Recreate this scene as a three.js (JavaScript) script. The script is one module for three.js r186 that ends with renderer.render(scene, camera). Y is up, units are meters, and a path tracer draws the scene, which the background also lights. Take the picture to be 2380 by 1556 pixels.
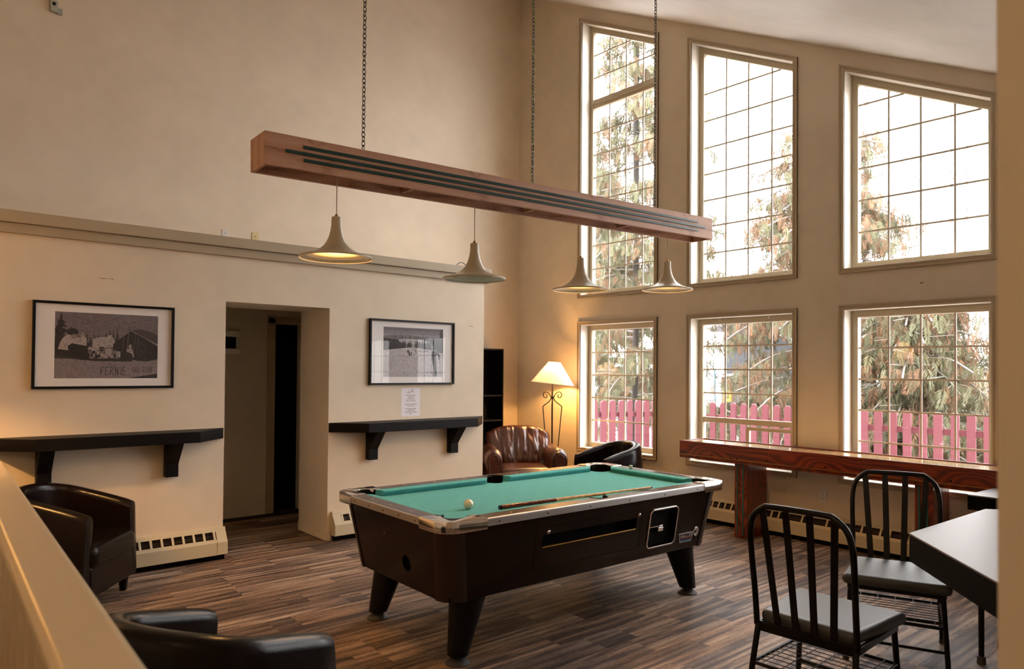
import * as THREE from 'three';
import { RoundedBoxGeometry } from 'three/addons/geometries/RoundedBoxGeometry.js';
import { mergeGeometries, toCreasedNormals } from 'three/addons/utils/BufferGeometryUtils.js';
import { FontLoader } from 'three/addons/loaders/FontLoader.js';
import { TextGeometry } from 'three/addons/geometries/TextGeometry.js';

// ---------------------------------------------------------------- camera, sky, exposure
const scene = new THREE.Scene();
const camera = new THREE.PerspectiveCamera(2 * Math.atan(778 / 1670.685) * 180 / Math.PI, 2380 / 1556, 0.05, 200);
camera.position.set(7.3186, 1.55, 6.381);
camera.rotation.order = 'YXZ';
camera.rotation.set(0.0155296, 0.8616064, 0.0080719);
camera.setViewOffset(2380, 1556, 0, -55.085, 2380, 1556);
camera.focus = 5.2;
camera.userData.fStop = 3.0;
scene.background = new THREE.Color(1.0, 0.985, 0.98);          // flat white overcast
scene.backgroundIntensity = 12.5;
const renderer = new THREE.WebGLRenderer({ antialias: true });
renderer.toneMapping = THREE.LinearToneMapping;
renderer.toneMappingExposure = 1.0;
renderer.shadowMap.enabled = true;
const WARM = new THREE.Color(1.0, 0.52, 0.16);

// ---------------------------------------------------------------- helpers
function rng(seed) { let s = seed >>> 0; return () => { s = (s + 0x6D2B79F5) >>> 0; let t = s; t = Math.imul(t ^ (t >>> 15), t | 1); t ^= t + Math.imul(t ^ (t >>> 7), t | 61); return ((t ^ (t >>> 14)) >>> 0) / 4294967296; }; }
function makeNoise(seed) {
  const r = rng(seed), n = 256, tab = new Float32Array(n * n); for (let i = 0; i < n * n; i++) tab[i] = r();
  const s = t => t * t * (3 - 2 * t);
  return (x, y, px = 256, py = 256) => {
    const xi = Math.floor(x), yi = Math.floor(y), fx = s(x - xi), fy = s(y - yi);
    const m = (a, p) => ((a % p) + p) % p, X0 = m(xi, px), X1 = m(xi + 1, px), Y0 = m(yi, py), Y1 = m(yi + 1, py);
    const a = tab[Y0 * n + X0], b = tab[Y0 * n + X1], c = tab[Y1 * n + X0], d = tab[Y1 * n + X1];
    return (a + (b - a) * fx) * (1 - fy) + (c + (d - c) * fx) * fy;
  };
}
function dataTex(w, h, fn, srgb = true) {
  const a = new Uint8Array(w * h * 4);
  for (let y = 0; y < h; y++) for (let x = 0; x < w; x++) {
    const c = fn(x / w, y / h), i = (y * w + x) * 4;
    a[i] = Math.max(0, Math.min(255, c[0])); a[i + 1] = Math.max(0, Math.min(255, c[1])); a[i + 2] = Math.max(0, Math.min(255, c[2])); a[i + 3] = 255;
  }
  const t = new THREE.DataTexture(a, w, h, THREE.RGBAFormat); t.wrapS = t.wrapT = THREE.RepeatWrapping; t.magFilter = THREE.LinearFilter; t.minFilter = THREE.LinearMipmapLinearFilter; t.generateMipmaps = true;
  if (srgb) t.colorSpace = THREE.SRGBColorSpace; t.needsUpdate = true; return t;
}
const grey = v => [v, v, v];
const lerp3 = (a, b, t) => [a[0] + (b[0] - a[0]) * t, a[1] + (b[1] - a[1]) * t, a[2] + (b[2] - a[2]) * t];
function ramp(stops, t) { for (let i = 1; i < stops.length; i++) if (t <= stops[i][0]) { const k = (t - stops[i - 1][0]) / (stops[i][0] - stops[i - 1][0]); return lerp3(stops[i - 1][1], stops[i][1], Math.max(0, k)); } return stops[stops.length - 1][1]; }
function rep(tex, u, v) { const t = tex.clone(); t.repeat.set(u, v); t.needsUpdate = true; return t; }

const flat = g => { const q = g.index ? g.toNonIndexed() : g; for (const k of Object.keys(q.attributes)) if (!['position', 'normal', 'uv'].includes(k)) q.deleteAttribute(k); if (!q.attributes.uv) q.setAttribute('uv', new THREE.BufferAttribute(new Float32Array(q.attributes.position.count * 2), 2)); q.clearGroups(); return q; };
const merge = list => mergeGeometries(list.map(flat));
function box(w, h, d, x = 0, y = 0, z = 0, r = 0) { const g = r ? new RoundedBoxGeometry(w, h, d, 2, r) : new THREE.BoxGeometry(w, h, d); g.translate(x, y, z); return g; }
// uv in metres, the grain axis in u
function uvm(g0, axis = 'x', ou = 0, ov = 0) {
  const g = flat(g0), p = g.attributes.position, n = g.attributes.normal, uv = g.attributes.uv;
  for (let i = 0; i < p.count; i++) {
    const ax = Math.abs(n.getX(i)), ay = Math.abs(n.getY(i)), az = Math.abs(n.getZ(i));
    let c = ay >= ax && ay >= az ? ['x', 'z'] : ax >= az ? ['z', 'y'] : ['x', 'y'];
    if (c[1] === axis) c = [c[1], c[0]];
    const v = { x: p.getX(i), y: p.getY(i), z: p.getZ(i) };
    uv.setXY(i, v[c[0]] + ou, v[c[1]] + ov);
  }
  return g;
}
const YUP = new THREE.Vector3(0, 1, 0);
function rod(a, b, r1, r2 = r1, seg = 10, cap = true) {
  const A = new THREE.Vector3(...a), B = new THREE.Vector3(...b), d = B.clone().sub(A), L = d.length();
  const g = new THREE.CylinderGeometry(r2, r1, L, seg, 1, !cap); g.translate(0, L / 2, 0);
  g.applyQuaternion(new THREE.Quaternion().setFromUnitVectors(YUP, d.normalize())); g.translate(A.x, A.y, A.z); return g;
}
function tube(pts, r, n = 24, seg = 8, closed = false, tension = 0.5) { return new THREE.TubeGeometry(new THREE.CatmullRomCurve3(pts.map(p => new THREE.Vector3(...p)), closed, 'catmullrom', tension), n, r, seg, closed); }
function shapeOf(pts) { const s = new THREE.Shape(); pts.forEach((p, i) => i ? s.lineTo(p[0], p[1]) : s.moveTo(p[0], p[1])); s.closePath(); return s; }
function pathOf(pts) { const s = new THREE.Path(); pts.forEach((p, i) => i ? s.lineTo(p[0], p[1]) : s.moveTo(p[0], p[1])); s.closePath(); return s; }
function extrude(shape, depth, bevel = 0, curveSegments = 12) { return new THREE.ExtrudeGeometry(shape, { depth, bevelEnabled: bevel > 0, bevelThickness: bevel, bevelSize: bevel, bevelOffset: -bevel, bevelSegments: 2, curveSegments }); }
// surface through a grid of points: rows[i][j] = [x, y, z]
function gridGeo(rows, closeJ = false, closeI = false) {
  const ni = rows.length, nj = rows[0].length, pos = [], uv = [], idx = [];
  for (let i = 0; i < ni; i++) for (let j = 0; j < nj; j++) { pos.push(...rows[i][j]); uv.push(i / ni, j / nj); }
  const at = (i, j) => (i % ni) * nj + (j % nj);
  for (let i = 0; i < (closeI ? ni : ni - 1); i++) for (let j = 0; j < (closeJ ? nj : nj - 1); j++) { const a = at(i, j), b = at(i + 1, j), c = at(i + 1, j + 1), d = at(i, j + 1); idx.push(a, b, d, b, c, d); }
  const g = new THREE.BufferGeometry(); g.setAttribute('position', new THREE.Float32BufferAttribute(pos, 3)); g.setAttribute('uv', new THREE.Float32BufferAttribute(uv, 2)); g.setIndex(idx); g.computeVertexNormals(); return g;
}
const used = new Map();
function numbered(name) { const k = used.get(name) ?? 0; used.set(name, k + 1); return k ? name + '_' + String(k).padStart(3, '0') : name; }
const shade = o => { o.traverse(c => { if (c.isMesh) { c.castShadow = true; c.receiveShadow = true; } }); return o; };
function obj(name, geo, mat, parent) { const m = new THREE.Mesh(Array.isArray(geo) ? merge(geo) : geo, mat); m.name = name; m.castShadow = m.receiveShadow = true; parent.add(m); return m; }
function group(name, parent, pos = [0, 0, 0]) { const g = new THREE.Group(); g.name = name; g.position.set(...pos); parent.add(g); return g; }
function thing(name, label, category, pos = [0, 0, 0], turn = 0, grp) {
  const o = new THREE.Group(); o.name = numbered(name); o.position.set(...pos); o.rotation.y = turn; o.userData = { label, category }; if (grp) o.userData.group = grp; scene.add(o); return o;
}
function single(name, geo, mat, label, category, grp) { const m = obj(numbered(name), geo, mat, scene); m.userData = { label, category }; if (grp) m.userData.group = grp; return m; }
function struct(name, geo, mat, label) { const m = geo ? obj(name, geo, mat, scene) : group(name, scene); m.userData = { kind: 'structure', label, category: name.split('_')[0] }; return m; }
function copyThing(o, pos, turn, label, grp) { const c = o.clone(); c.name = numbered(o.name.replace(/_\d{3}$/, '')); c.position.set(...pos); c.rotation.set(0, turn, 0); c.userData = { ...o.userData, label }; if (grp) c.userData.group = grp; scene.add(c); return c; }
const S = (hex, o = {}) => new THREE.MeshStandardMaterial({ color: hex, roughness: 0.6, ...o });
const P = (hex, o = {}) => new THREE.MeshPhysicalMaterial({ color: hex, roughness: 0.6, ...o });
const lin = (r, g, b) => new THREE.Color().setRGB(r, g, b);

// ---------------------------------------------------------------- textures
const N1 = makeNoise(11), N2 = makeNoise(23), N3 = makeNoise(37);
const texPeel = dataTex(256, 256, (u, v) => grey(128 + 70 * (N1(u * 64, v * 64, 64, 64) - 0.5) + 60 * (N2(u * 24, v * 24, 24, 24) - 0.5)), false);
const texMottle = dataTex(256, 256, (u, v) => { const k = 250 - 9 * N1(u * 5, v * 5, 5, 5) - 5 * N2(u * 16, v * 16, 16, 16); return [k, k - 0.6, k - 1.5]; });
const texFelt = dataTex(256, 256, (u, v) => grey(205 + 36 * N1(u * 128, v * 128, 128, 128) + 14 * N3(u * 8, v * 8, 8, 8)));
const texLeather = dataTex(512, 512, (u, v) => {
  const a = N1(u * 90, v * 90, 90, 90), b = N2(u * 40, v * 40, 40, 40), c = Math.abs(N3(u * 14, v * 14, 14, 14) - 0.5) * 2;
  return grey(90 + 60 * a + 40 * b + 30 * c);
}, false);
const texCrease = dataTex(512, 512, (u, v) => {
  const w = N2(u * 6, v * 6, 6, 6) * 1.2, a = Math.abs(N1(u * 10 + w, v * 5, 10, 5) - 0.5) * 2, b = Math.abs(N3(u * 22, v * 13 + w, 22, 13) - 0.5) * 2;
  return grey(40 + 130 * Math.sqrt(a) + 60 * Math.sqrt(b));
}, false);
// carpet planks: streaks along u; one strip of 0.2 m is v 0..1/5 of the sheet, 2 m long
const texFloor = dataTex(2048, 1024, (u, v) => {
  const strip = Math.floor(v * 5), o = strip * 17.3;
  const w = 0.35 * N2(u * 9, v * 9, 256, 256);
  let t = 0.46 * N1(u * 5 + o, v * 44 + w, 256, 256) + 0.24 * N2(u * 12 + o, v * 80, 256, 256) + 0.10 * N3(u * 48, v * 180, 256, 256) + 0.24 * N3(u * 2.5 + o, v * 20 + o, 256, 256);
  t += 0.16 * (N1(u * 256, v * 128 * 1.7, 256, 256) - 0.5);
  t = (t - 0.54) * 1.5 + 0.5;
  return ramp([[0, [64, 52, 49]], [0.25, [104, 87, 79]], [0.5, [152, 131, 117]], [0.72, [188, 167, 149]], [0.88, [208, 190, 171]], [1, [222, 206, 190]]], Math.max(0, Math.min(1, t)));
});
function woodTex(seed, stops, fine, warp, knots = 0) {
  const a = makeNoise(seed), b = makeNoise(seed + 1), kn = rng(seed + 5), K = []; for (let i = 0; i < knots; i++) K.push([kn(), kn(), 0.012 + 0.014 * kn()]);
  return dataTex(1024, 512, (u, v) => {
    let w = v * fine + warp * (a(u * 4, v * 6, 4, 6) - 0.5), dark = 0;
    for (const [ku, kv, kr] of K) { const d = Math.hypot((u - ku) * 1.3, v - kv); w += 0.7 * Math.exp(-d * d / (kr * kr * 9)); dark += Math.exp(-d * d / (kr * kr * 0.35)) * 0.55; }
    let t = 0.5 + 0.5 * Math.sin(w * 6.283); t = 0.55 * t + 0.25 * b(u * 12, v * 120, 12, 120) + 0.2 * a(u * 40, v * 200, 40, 200) - dark;
    return ramp(stops, Math.max(0, Math.min(1, t)));
  });
}
const texPine = woodTex(51, [[0, [150, 112, 92]], [0.3, [206, 172, 150]], [0.7, [218, 186, 166]], [1, [228, 200, 182]]], 9, 1.0, 6);
const texOak = woodTex(61, [[0, [44, 10, 5]], [0.35, [92, 27, 12]], [0.7, [122, 42, 18]], [1, [140, 56, 25]]], 7, 4.5, 0);
const texWalnut = woodTex(71, [[0, [22, 11, 8]], [0.4, [48, 27, 20]], [0.75, [72, 44, 33]], [1, [92, 58, 44]]], 5, 3.0, 0);
const texMaple = woodTex(81, [[0, [196, 150, 98]], [0.5, [214, 172, 120]], [1, [226, 190, 142]]], 12, 0.8, 0);

// ---------------------------------------------------------------- materials
const paint = hex => S(hex, { roughness: 0.62, map: rep(texMottle, 0.7, 0.7), bumpMap: rep(texPeel, 3, 3), bumpScale: 0.0005 });
const M = {
  wall: paint(lin(0.79, 0.675, 0.525)), ceiling: paint(lin(0.86, 0.83, 0.79)), casing: S(lin(0.47, 0.375, 0.25), { roughness: 0.45 }), jamb: S(lin(0.80, 0.74, 0.64), { roughness: 0.4 }),
  sash: S(lin(0.50, 0.42, 0.29), { roughness: 0.4 }), muntin: S(lin(0.60, 0.53, 0.42), { roughness: 0.4 }), ledge: S(lin(0.40, 0.325, 0.225), { roughness: 0.5, bumpMap: rep(texPeel, 2, 2), bumpScale: 0.0004 }),
  glass: P('#ffffff', { transmission: 1, thickness: 0, roughness: 0.0, ior: 1.5 }),
  joint: S('#1d1715', { roughness: 0.9 }), plank: S('#ffffff', { map: texFloor, roughness: 0.62, bumpMap: texFloor, bumpScale: 0.0008 }),
  black: P('#060505', { roughness: 0.5, specularIntensity: 0.4 }), shelf: P('#060406', { roughness: 0.5, specularIntensity: 0.35 }), frame: P('#060608', { roughness: 0.4, specularIntensity: 0.5 }), dark: P('#030202', { roughness: 0.8, specularIntensity: 0.25 }),
  heater: S(lin(0.56, 0.49, 0.34), { roughness: 0.42 }), heaterDark: S('#3a302c', { roughness: 0.5, metalness: 0.5 }), fin: S('#6c5b52', { roughness: 0.4, metalness: 0.6 }),
  pine: S('#e2cfc4', { map: texPine, roughness: 0.55 }), stripe: S('#123a38', { roughness: 0.35 }), steel: S('#77756c', { roughness: 0.35, metalness: 0.9 }), cord: S('#b9a98f', { roughness: 0.6 }), greenWire: S('#8ca03a', { roughness: 0.6 }),
  shadeOut: S(lin(0.50, 0.42, 0.29), { roughness: 0.32 }), shadeIn: S(lin(0.62, 0.58, 0.50), { roughness: 0.22 }),
  felt: S(lin(0.09, 0.44, 0.46), { map: rep(texFelt, 6, 6), roughness: 0.95 }), chrome: S('#dfd9d5', { roughness: 0.14, metalness: 1 }), alu: S('#dcd6d2', { roughness: 0.38, metalness: 1 }),
  post: S('#40352f', { roughness: 0.5, metalness: 0.7 }), walnut: P('#ffffff', { map: rep(texWalnut, 0.8, 1.6), roughness: 0.34, clearcoat: 0.25, clearcoatRoughness: 0.25 }), railWood: P('#e8d8cf', { map: rep(texWalnut, 0.7, 2.2), roughness: 0.3, clearcoat: 0.4, clearcoatRoughness: 0.2 }),
  cabinet: P(lin(0.15, 0.10, 0.10), { map: rep(texWalnut, 0.8, 1.2), roughness: 0.22, specularIntensity: 0.5 }),
  legBlack: P('#050404', { roughness: 0.5, specularIntensity: 0.4 }), rubber: S('#3b3836', { roughness: 0.6 }), ivory: S('#e8dcc0', { roughness: 0.3 }), brass: S('#b08a4a', { roughness: 0.3, metalness: 1 }),
  leatherBlack: P(lin(0.006, 0.0035, 0.0038), { roughness: 0.24, bumpMap: rep(texLeather, 5, 5), bumpScale: 0.0005, specularIntensity: 0.45 }),
  leatherRed: P(lin(0.06, 0.015, 0.008), { roughness: 0.33, bumpMap: rep(texLeather, 4, 4), bumpScale: 0.0006, clearcoat: 0.35, clearcoatRoughness: 0.28 }),
  vinyl: P(lin(0.034, 0.040, 0.043), { roughness: 0.42, ior: 1.65, bumpMap: rep(texLeather, 6, 6), bumpScale: 0.0003 }), chairMetal: P('#050507', { roughness: 0.3, specularIntensity: 0.6 }),
  oak: P('#ffffff', { map: rep(texOak, 0.9, 1.6), roughness: 0.32, clearcoat: 0.35, clearcoatRoughness: 0.15 }), maple: P('#ffffff', { map: rep(texMaple, 0.5, 2), roughness: 0.14, clearcoat: 0.8, clearcoatRoughness: 0.06 }), tealStrip: S('#1d5d58', { roughness: 0.4 }),
  tableTop: P(lin(0.23, 0.22, 0.23), { roughness: 0.42 }), iron: S('#2b211c', { roughness: 0.45, metalness: 0.6 }), plateWhite: S('#d9d3cc', { roughness: 0.35 }), plateBeige: S('#d8c493', { roughness: 0.35 }),
  railPaint: P(lin(0.62, 0.47, 0.28), { roughness: 0.34, clearcoat: 0.3, clearcoatRoughness: 0.25 }), mat: S(lin(0.78, 0.75, 0.74), { roughness: 0.85 }), picGlass: P('#ffffff', { transmission: 1, thickness: 0, roughness: 0.0, ior: 1.45, specularIntensity: 0.45 }),
};

// ---------------------------------------------------------------- room shell
const D = 1.345, ZE = 1.652, ZD2 = 3.421, ZD1 = 4.338, DOOR_H = 2.086, BLOCK = 2.46, ROOM_X = 8.6, ROOM_Z = 9.0, CEIL = x => 6.63 - 0.5 * x;
const winX = [[1.128, 2.346], [2.737, 3.967], [4.358, 5.578], [5.97, 7.19]], topLine = x => 6.474 - 0.4975 * x;
const UB = 2.423, LT = 2.144, LB = 0.561, CASE = 0.045, FRAME = 0.06;
// polygon of a window, moved in by w (counter-clockwise from lower left)
function winPoly(x0, x1, y0, upper, w) { const t = upper ? x => topLine(x) - 1.117 * w : () => LT - w; return [[x0 + w, y0 + w], [x1 - w, y0 + w], [x1 - w, t(x1 - w)], [x0 + w, t(x0 + w)]]; }
{
  const s = shapeOf([[-0.2, -0.1], [ROOM_X + 0.2, -0.1], [ROOM_X + 0.2, CEIL(ROOM_X + 0.2) + 0.1], [-0.2, CEIL(-0.2) + 0.1]]);
  for (const [x0, x1] of winX) { s.holes.push(pathOf(winPoly(x0, x1, UB, true, CASE - 0.012))); s.holes.push(pathOf(winPoly(x0, x1, LB, false, CASE - 0.012))); }
  const g = extrude(s, 0.22); g.translate(0, 0, -0.22); struct('wall_back', g, M.wall, 'cream painted gable wall holding the tall windows');
  const zy = (pts) => shapeOf(pts.map(([z, y]) => [-z, y]));
  const toX = (g, x) => { g.rotateY(Math.PI / 2); g.translate(x, 0, 0); return g; };          // shape (-z, y) extruded towards +x
  const up = zy([[0, -0.1], [ZE + 0.02, -0.1], [ZE + 0.02, BLOCK], [ROOM_Z, BLOCK], [ROOM_Z, 6.9], [0, 6.9]]);
  struct('wall_left', toX(extrude(up, 0.2), -0.2), M.wall, 'tall cream wall rising above the ledge');
  const fr = zy([[ZE, -0.1], [ROOM_Z, -0.1], [ROOM_Z, BLOCK + 0.1], [ZE, BLOCK + 0.1]]); fr.holes.push(pathOf([[ZD2, -0.05], [ZD1, -0.05], [ZD1, DOOR_H], [ZD2, DOOR_H]].map(([z, y]) => [-z, y])));
  struct('wall_left_front', toX(extrude(fr, 0.6), D - 0.6), M.wall, 'cream wall with the doorway, the shelves and the pictures');
  const hb = zy([[ZE, -0.1], [ROOM_Z, -0.1], [ROOM_Z, BLOCK], [ZE, BLOCK]]); hb.holes.push(pathOf([[2.99, -0.05], [3.294, -0.05], [3.294, 2.02], [2.99, 2.02]].map(([z, y]) => [-z, y])));
  struct('wall_hall_back', toX(extrude(hb, 0.12), -0.3), M.wall, 'hallway wall behind the open doorway');
  struct('wall_hall_end', [box(1.1, 2.5, 0.1, 0.24, 1.2, ZE + 0.05), box(1.1, 2.5, 0.1, 0.24, 1.2, 6.0)], M.wall, 'end walls of the dark hallway');
  struct('ceiling_hall', box(1.7, 0.1, ROOM_Z - ZE, 0.5, BLOCK + 0.06, (ROOM_Z + ZE) / 2), M.wall, 'flat lid over the hallway block');
  const dz = struct('door_1', null, null, 'dark door standing in a painted casing down the hallway');
  obj('door_leaf', box(0.04, 2.1, 0.36, -0.32, 1.03, 3.142), M.dark, dz);
  obj('door_casing', [box(0.02, 2.1, 0.085, -0.17, 1.05, 3.337, 0.004), box(0.02, 2.1, 0.06, -0.17, 1.05, 2.96, 0.004), box(0.02, 0.06, 0.44, -0.17, 2.05, 3.16, 0.004)], M.casing, dz);
  for (const y of [0.25, 1.05, 1.8]) obj('hinge', box(0.02, 0.09, 0.018, -0.235, y, 3.285, 0.003), M.black, dz);
  // ceiling: a slope falling towards the windows' low end
  const cs = shapeOf([[-0.3, CEIL(-0.3)], [ROOM_X + 0.3, CEIL(ROOM_X + 0.3)], [ROOM_X + 0.3, CEIL(ROOM_X + 0.3) + 0.25], [-0.3, CEIL(-0.3) + 0.25]]);
  const cg = extrude(cs, ROOM_Z + 0.5); cg.translate(0, 0, -0.25); struct('ceiling', cg, M.ceiling, 'plain white ceiling sloping down to the right');
  struct('wall_right', box(0.2, 3.0, ROOM_Z + 0.4, ROOM_X + 0.1, 1.3, ROOM_Z / 2), M.wall, 'cream wall closing the room on the right');
  const rs = shapeOf([[-0.4, -0.1], [ROOM_X + 0.2, -0.1], [ROOM_X + 0.2, CEIL(ROOM_X + 0.2) + 0.1], [-0.4, CEIL(-0.4) + 0.1]]); const rg = extrude(rs, 0.2); rg.translate(0, 0, ROOM_Z); struct('wall_rear', rg, M.wall, 'cream wall behind the viewer');
  struct('wall_partition', box(1.65, 3.3, 0.13, 6.993 + 0.825, 1.6, 5.2 - 0.065, 0.006), M.wall, 'near cream partition wall at the right edge');
  // ledge along the top of the low wall
  const lg = struct('trim_1', null, null, 'two stepped painted boards forming a ledge along the wall top');
  obj('ledge_board', box(0.065, 0.082, ROOM_Z - 1.6, D + 0.0325, 2.567, (ROOM_Z + 1.6) / 2, 0.004), M.ledge, lg);
  obj('ledge_board', box(0.035, 0.068, ROOM_Z - 1.62, D + 0.0175, 2.491, (ROOM_Z + 1.62) / 2, 0.004), M.ledge, lg);
  const bs = struct('baseboard_door', [box(0.58, 0.09, 0.012, D - 0.3, 0.045, ZD2 + 0.006, 0.003), box(0.012, 0.09, 0.03, D + 0.006, 0.045, ZD2 - 0.012, 0.003)], M.wall, 'painted baseboard inside the doorway');
}
// floor: planks laid towards the windows
{
  const fl = struct('floor', null, null, 'brown streaked plank flooring');
  obj('subfloor', box(ROOM_X + 0.9, 0.1, ROOM_Z + 0.4, (ROOM_X - 0.3) / 2, -0.056, ROOM_Z / 2), M.joint, fl);
  const W = 0.2, L = 1.0, r = rng(77), vars = [];
  const piece = (len, k, flip) => {
    const g = uvm(box(W - 0.0012, 0.008, len - 0.0012, 0, -0.004, 0), 'z'), uv = g.attributes.uv, p = g.attributes.position, s = r() * 1.0, row = k % 5;
    for (let i = 0; i < uv.count; i++) uv.setXY(i, ((flip ? -1 : 1) * p.getZ(i)) / 2 + s, (row + 0.06 + 0.88 * (p.getX(i) / W + 0.5)) / 5);
    return g;
  };
  for (let k = 0; k < 20; k++) vars.push(piece(L, k, k % 2));
  const tints = ['#d6d2d0', '#cbc3bd', '#b3aba7', '#cfc0b3', '#a19997', '#d8cfc6'].map(c => { const m = M.plank.clone(); m.color.set(c); return m; });
  const stag = rng(5); let at = 0;
  for (let c = 0; c < 35; c++) {
    at = (at + 0.31 + 0.38 * stag()) % 1; const x = 0.02 + W * (c + 0.5); if (x > 7.0) break;
    let z = c < 6 ? 0 : -0.0; const zMax = 6.45;
    const cuts = [z]; let q = at; while (q < zMax) { if (q > z + 0.08) cuts.push(q); q += L; } cuts.push(zMax);
    for (let i = 0; i + 1 < cuts.length; i++) {
      const len = cuts[i + 1] - cuts[i], zc = (cuts[i] + cuts[i + 1]) / 2; if (x < D - 0.1 && zc > ZE + 0.5 && (zc < 2.9 || zc > 4.9)) continue;
      const k = Math.floor(r() * 20); obj('plank', Math.abs(len - L) < 1e-3 ? vars[k] : piece(len, k, 0), tints[Math.floor(stag() * tints.length)], fl).position.set(x, 0, zc);
    }
  }
}
// windows
function ring(outer, inner, depth, z, bevel = 0) { const s = shapeOf(outer); s.holes.push(pathOf(inner)); const g = extrude(s, depth, bevel); g.translate(0, 0, z); return g; }
const rectP = (x0, x1, y0, y1) => [[x0, y0], [x1, y0], [x1, y1], [x0, y1]];
function makeWindow(n, k, upper) {
  const [x0, x1] = winX[k], y0 = upper ? UB : LB, w = struct('window_' + n, null, null, (upper ? 'tall window with a sloping head' : 'lower rectangular window') + ', almond frame and white grilles');
  const o = winPoly(x0, x1, y0, upper, 0), c2 = winPoly(x0, x1, y0, upper, 0.014), c = winPoly(x0, x1, y0, upper, CASE), cj = winPoly(x0, x1, y0, upper, CASE - 0.011), g = winPoly(x0, x1, y0, upper, CASE + FRAME), gi = winPoly(x0, x1, y0, upper, CASE + FRAME - 0.014);
  obj('casing', [ring(o, c, 0.013, 0, 0.002), ring(o, c2, 0.021, 0, 0.003), ring(winPoly(x0, x1, y0, upper, 0.028), c, 0.017, 0, 0.002)], M.casing, w);
  obj('jamb_lining', ring(cj, c, 0.205, -0.205), M.jamb, w);
  obj('sash_frame', [ring(c, g, 0.05, -0.195, 0.003), ring(gi, g, 0.014, -0.15, 0.003)], M.sash, w);
  const zg = -0.168, gx0 = g[0][0], gx1 = g[1][0], gy0 = g[0][1], top = upper ? x => topLine(x) - 1.117 * (CASE + FRAME) : () => LT - CASE - FRAME;
  const bars = (xs, ya, yb) => xs.forEach(x => { const t = Math.min(yb, top(x)); if (t > ya + 0.02) obj('muntin', box(0.016, t - ya, 0.008, x, (t + ya) / 2, zg + 0.004), M.muntin, w); });
  const lines = (ys, xa, xb) => ys.forEach(y => { const xe = upper ? Math.min(xb, (6.474 - 1.117 * (CASE + FRAME) - y) / 0.4975) : xb; if (xe > xa + 0.02) obj('muntin', box(xe - xa, 0.016, 0.008, (xa + xe) / 2, y, zg + 0.006), M.muntin, w); });
  const pane = pts => { const p = obj('pane', new THREE.ShapeGeometry(shapeOf(pts)), M.glass, w); p.position.z = zg; };
  const xc = (gx0 + gx1) / 2 + 0.005, cols = [xc - 0.258, xc, xc + 0.258];
  if (upper && k === 0) {
    obj('transom_bar', [box(gx1 - gx0 + 0.02, 0.11, 0.05, (gx0 + gx1) / 2, 4.845, -0.17, 0.004), box(gx1 - gx0 + 0.05, 0.03, 0.03, (gx0 + gx1) / 2, 4.852, -0.14, 0.006)], M.sash, w);
    bars(cols, gy0, 4.79); bars(cols, 4.90, 9); lines([5.457, 5.176, 4.493, 4.21, 3.929, 3.648, 3.367, 3.085, 2.797], gx0, gx1);
    pane([[gx0, gy0], [gx1, gy0], [gx1, 4.8], [gx0, 4.8]]); pane([[gx0, 4.89], [gx1, 4.89], [gx1, top(gx1)], [gx0, top(gx0)]]);
  } else if (upper) {
    bars(cols, gy0, 9); lines((k === 1 ? [4.512, 4.22, 3.93, 3.647, 3.366, 3.085, 2.797] : [3.948, 3.66, 3.375, 3.086, 2.801]), gx0, gx1);
    pane([[gx0, gy0], [gx1, gy0], [gx1, top(gx1)], [gx0, top(gx0)]]);
  } else if (k === 1) {
    obj('mid_rail', [box(gx1 - gx0 + 0.02, 0.056, 0.05, (gx0 + gx1) / 2, 1.037, -0.17, 0.004)], M.sash, w);
    obj('slider_sash', ring(rectP(3.352, gx1, gy0, 0.99), rectP(3.39, gx1 - 0.03, gy0 + 0.03, 0.955), 0.03, -0.165, 0.003), M.sash, w);
    bars(cols, 1.065, 9); bars([cols[0]], gy0, 1.01); obj('muntin', box(0.014, 0.27, 0.008, 3.6, 0.82, zg + 0.02), M.muntin, w); lines([1.811, 1.566, 1.319], gx0, gx1);
    pane(rectP(gx0, gx1, 1.06, top())); pane(rectP(gx0, 3.36, gy0, 1.015)); const p = obj('pane', new THREE.ShapeGeometry(shapeOf(rectP(3.385, gx1 - 0.028, gy0 + 0.028, 0.958))), M.glass, w); p.position.z = -0.15;
    for (const x of [3.07, 3.62]) obj('curtain_hook', [box(0.006, 0.026, 0.006, x, LT - CASE - 0.016, -0.1), box(0.012, 0.005, 0.01, x, LT - CASE - 0.028, -0.098)], M.plateWhite, w);
  } else {
    bars(cols, gy0, 9); lines([1.765, 1.488, 1.212, 0.936], gx0, gx1); pane(rectP(gx0, gx1, gy0, top()));
  }
}
[0, 1, 2, 3].forEach(k => { makeWindow(2 * k + 1, k, true); makeWindow(2 * k + 2, k, false); });


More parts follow.
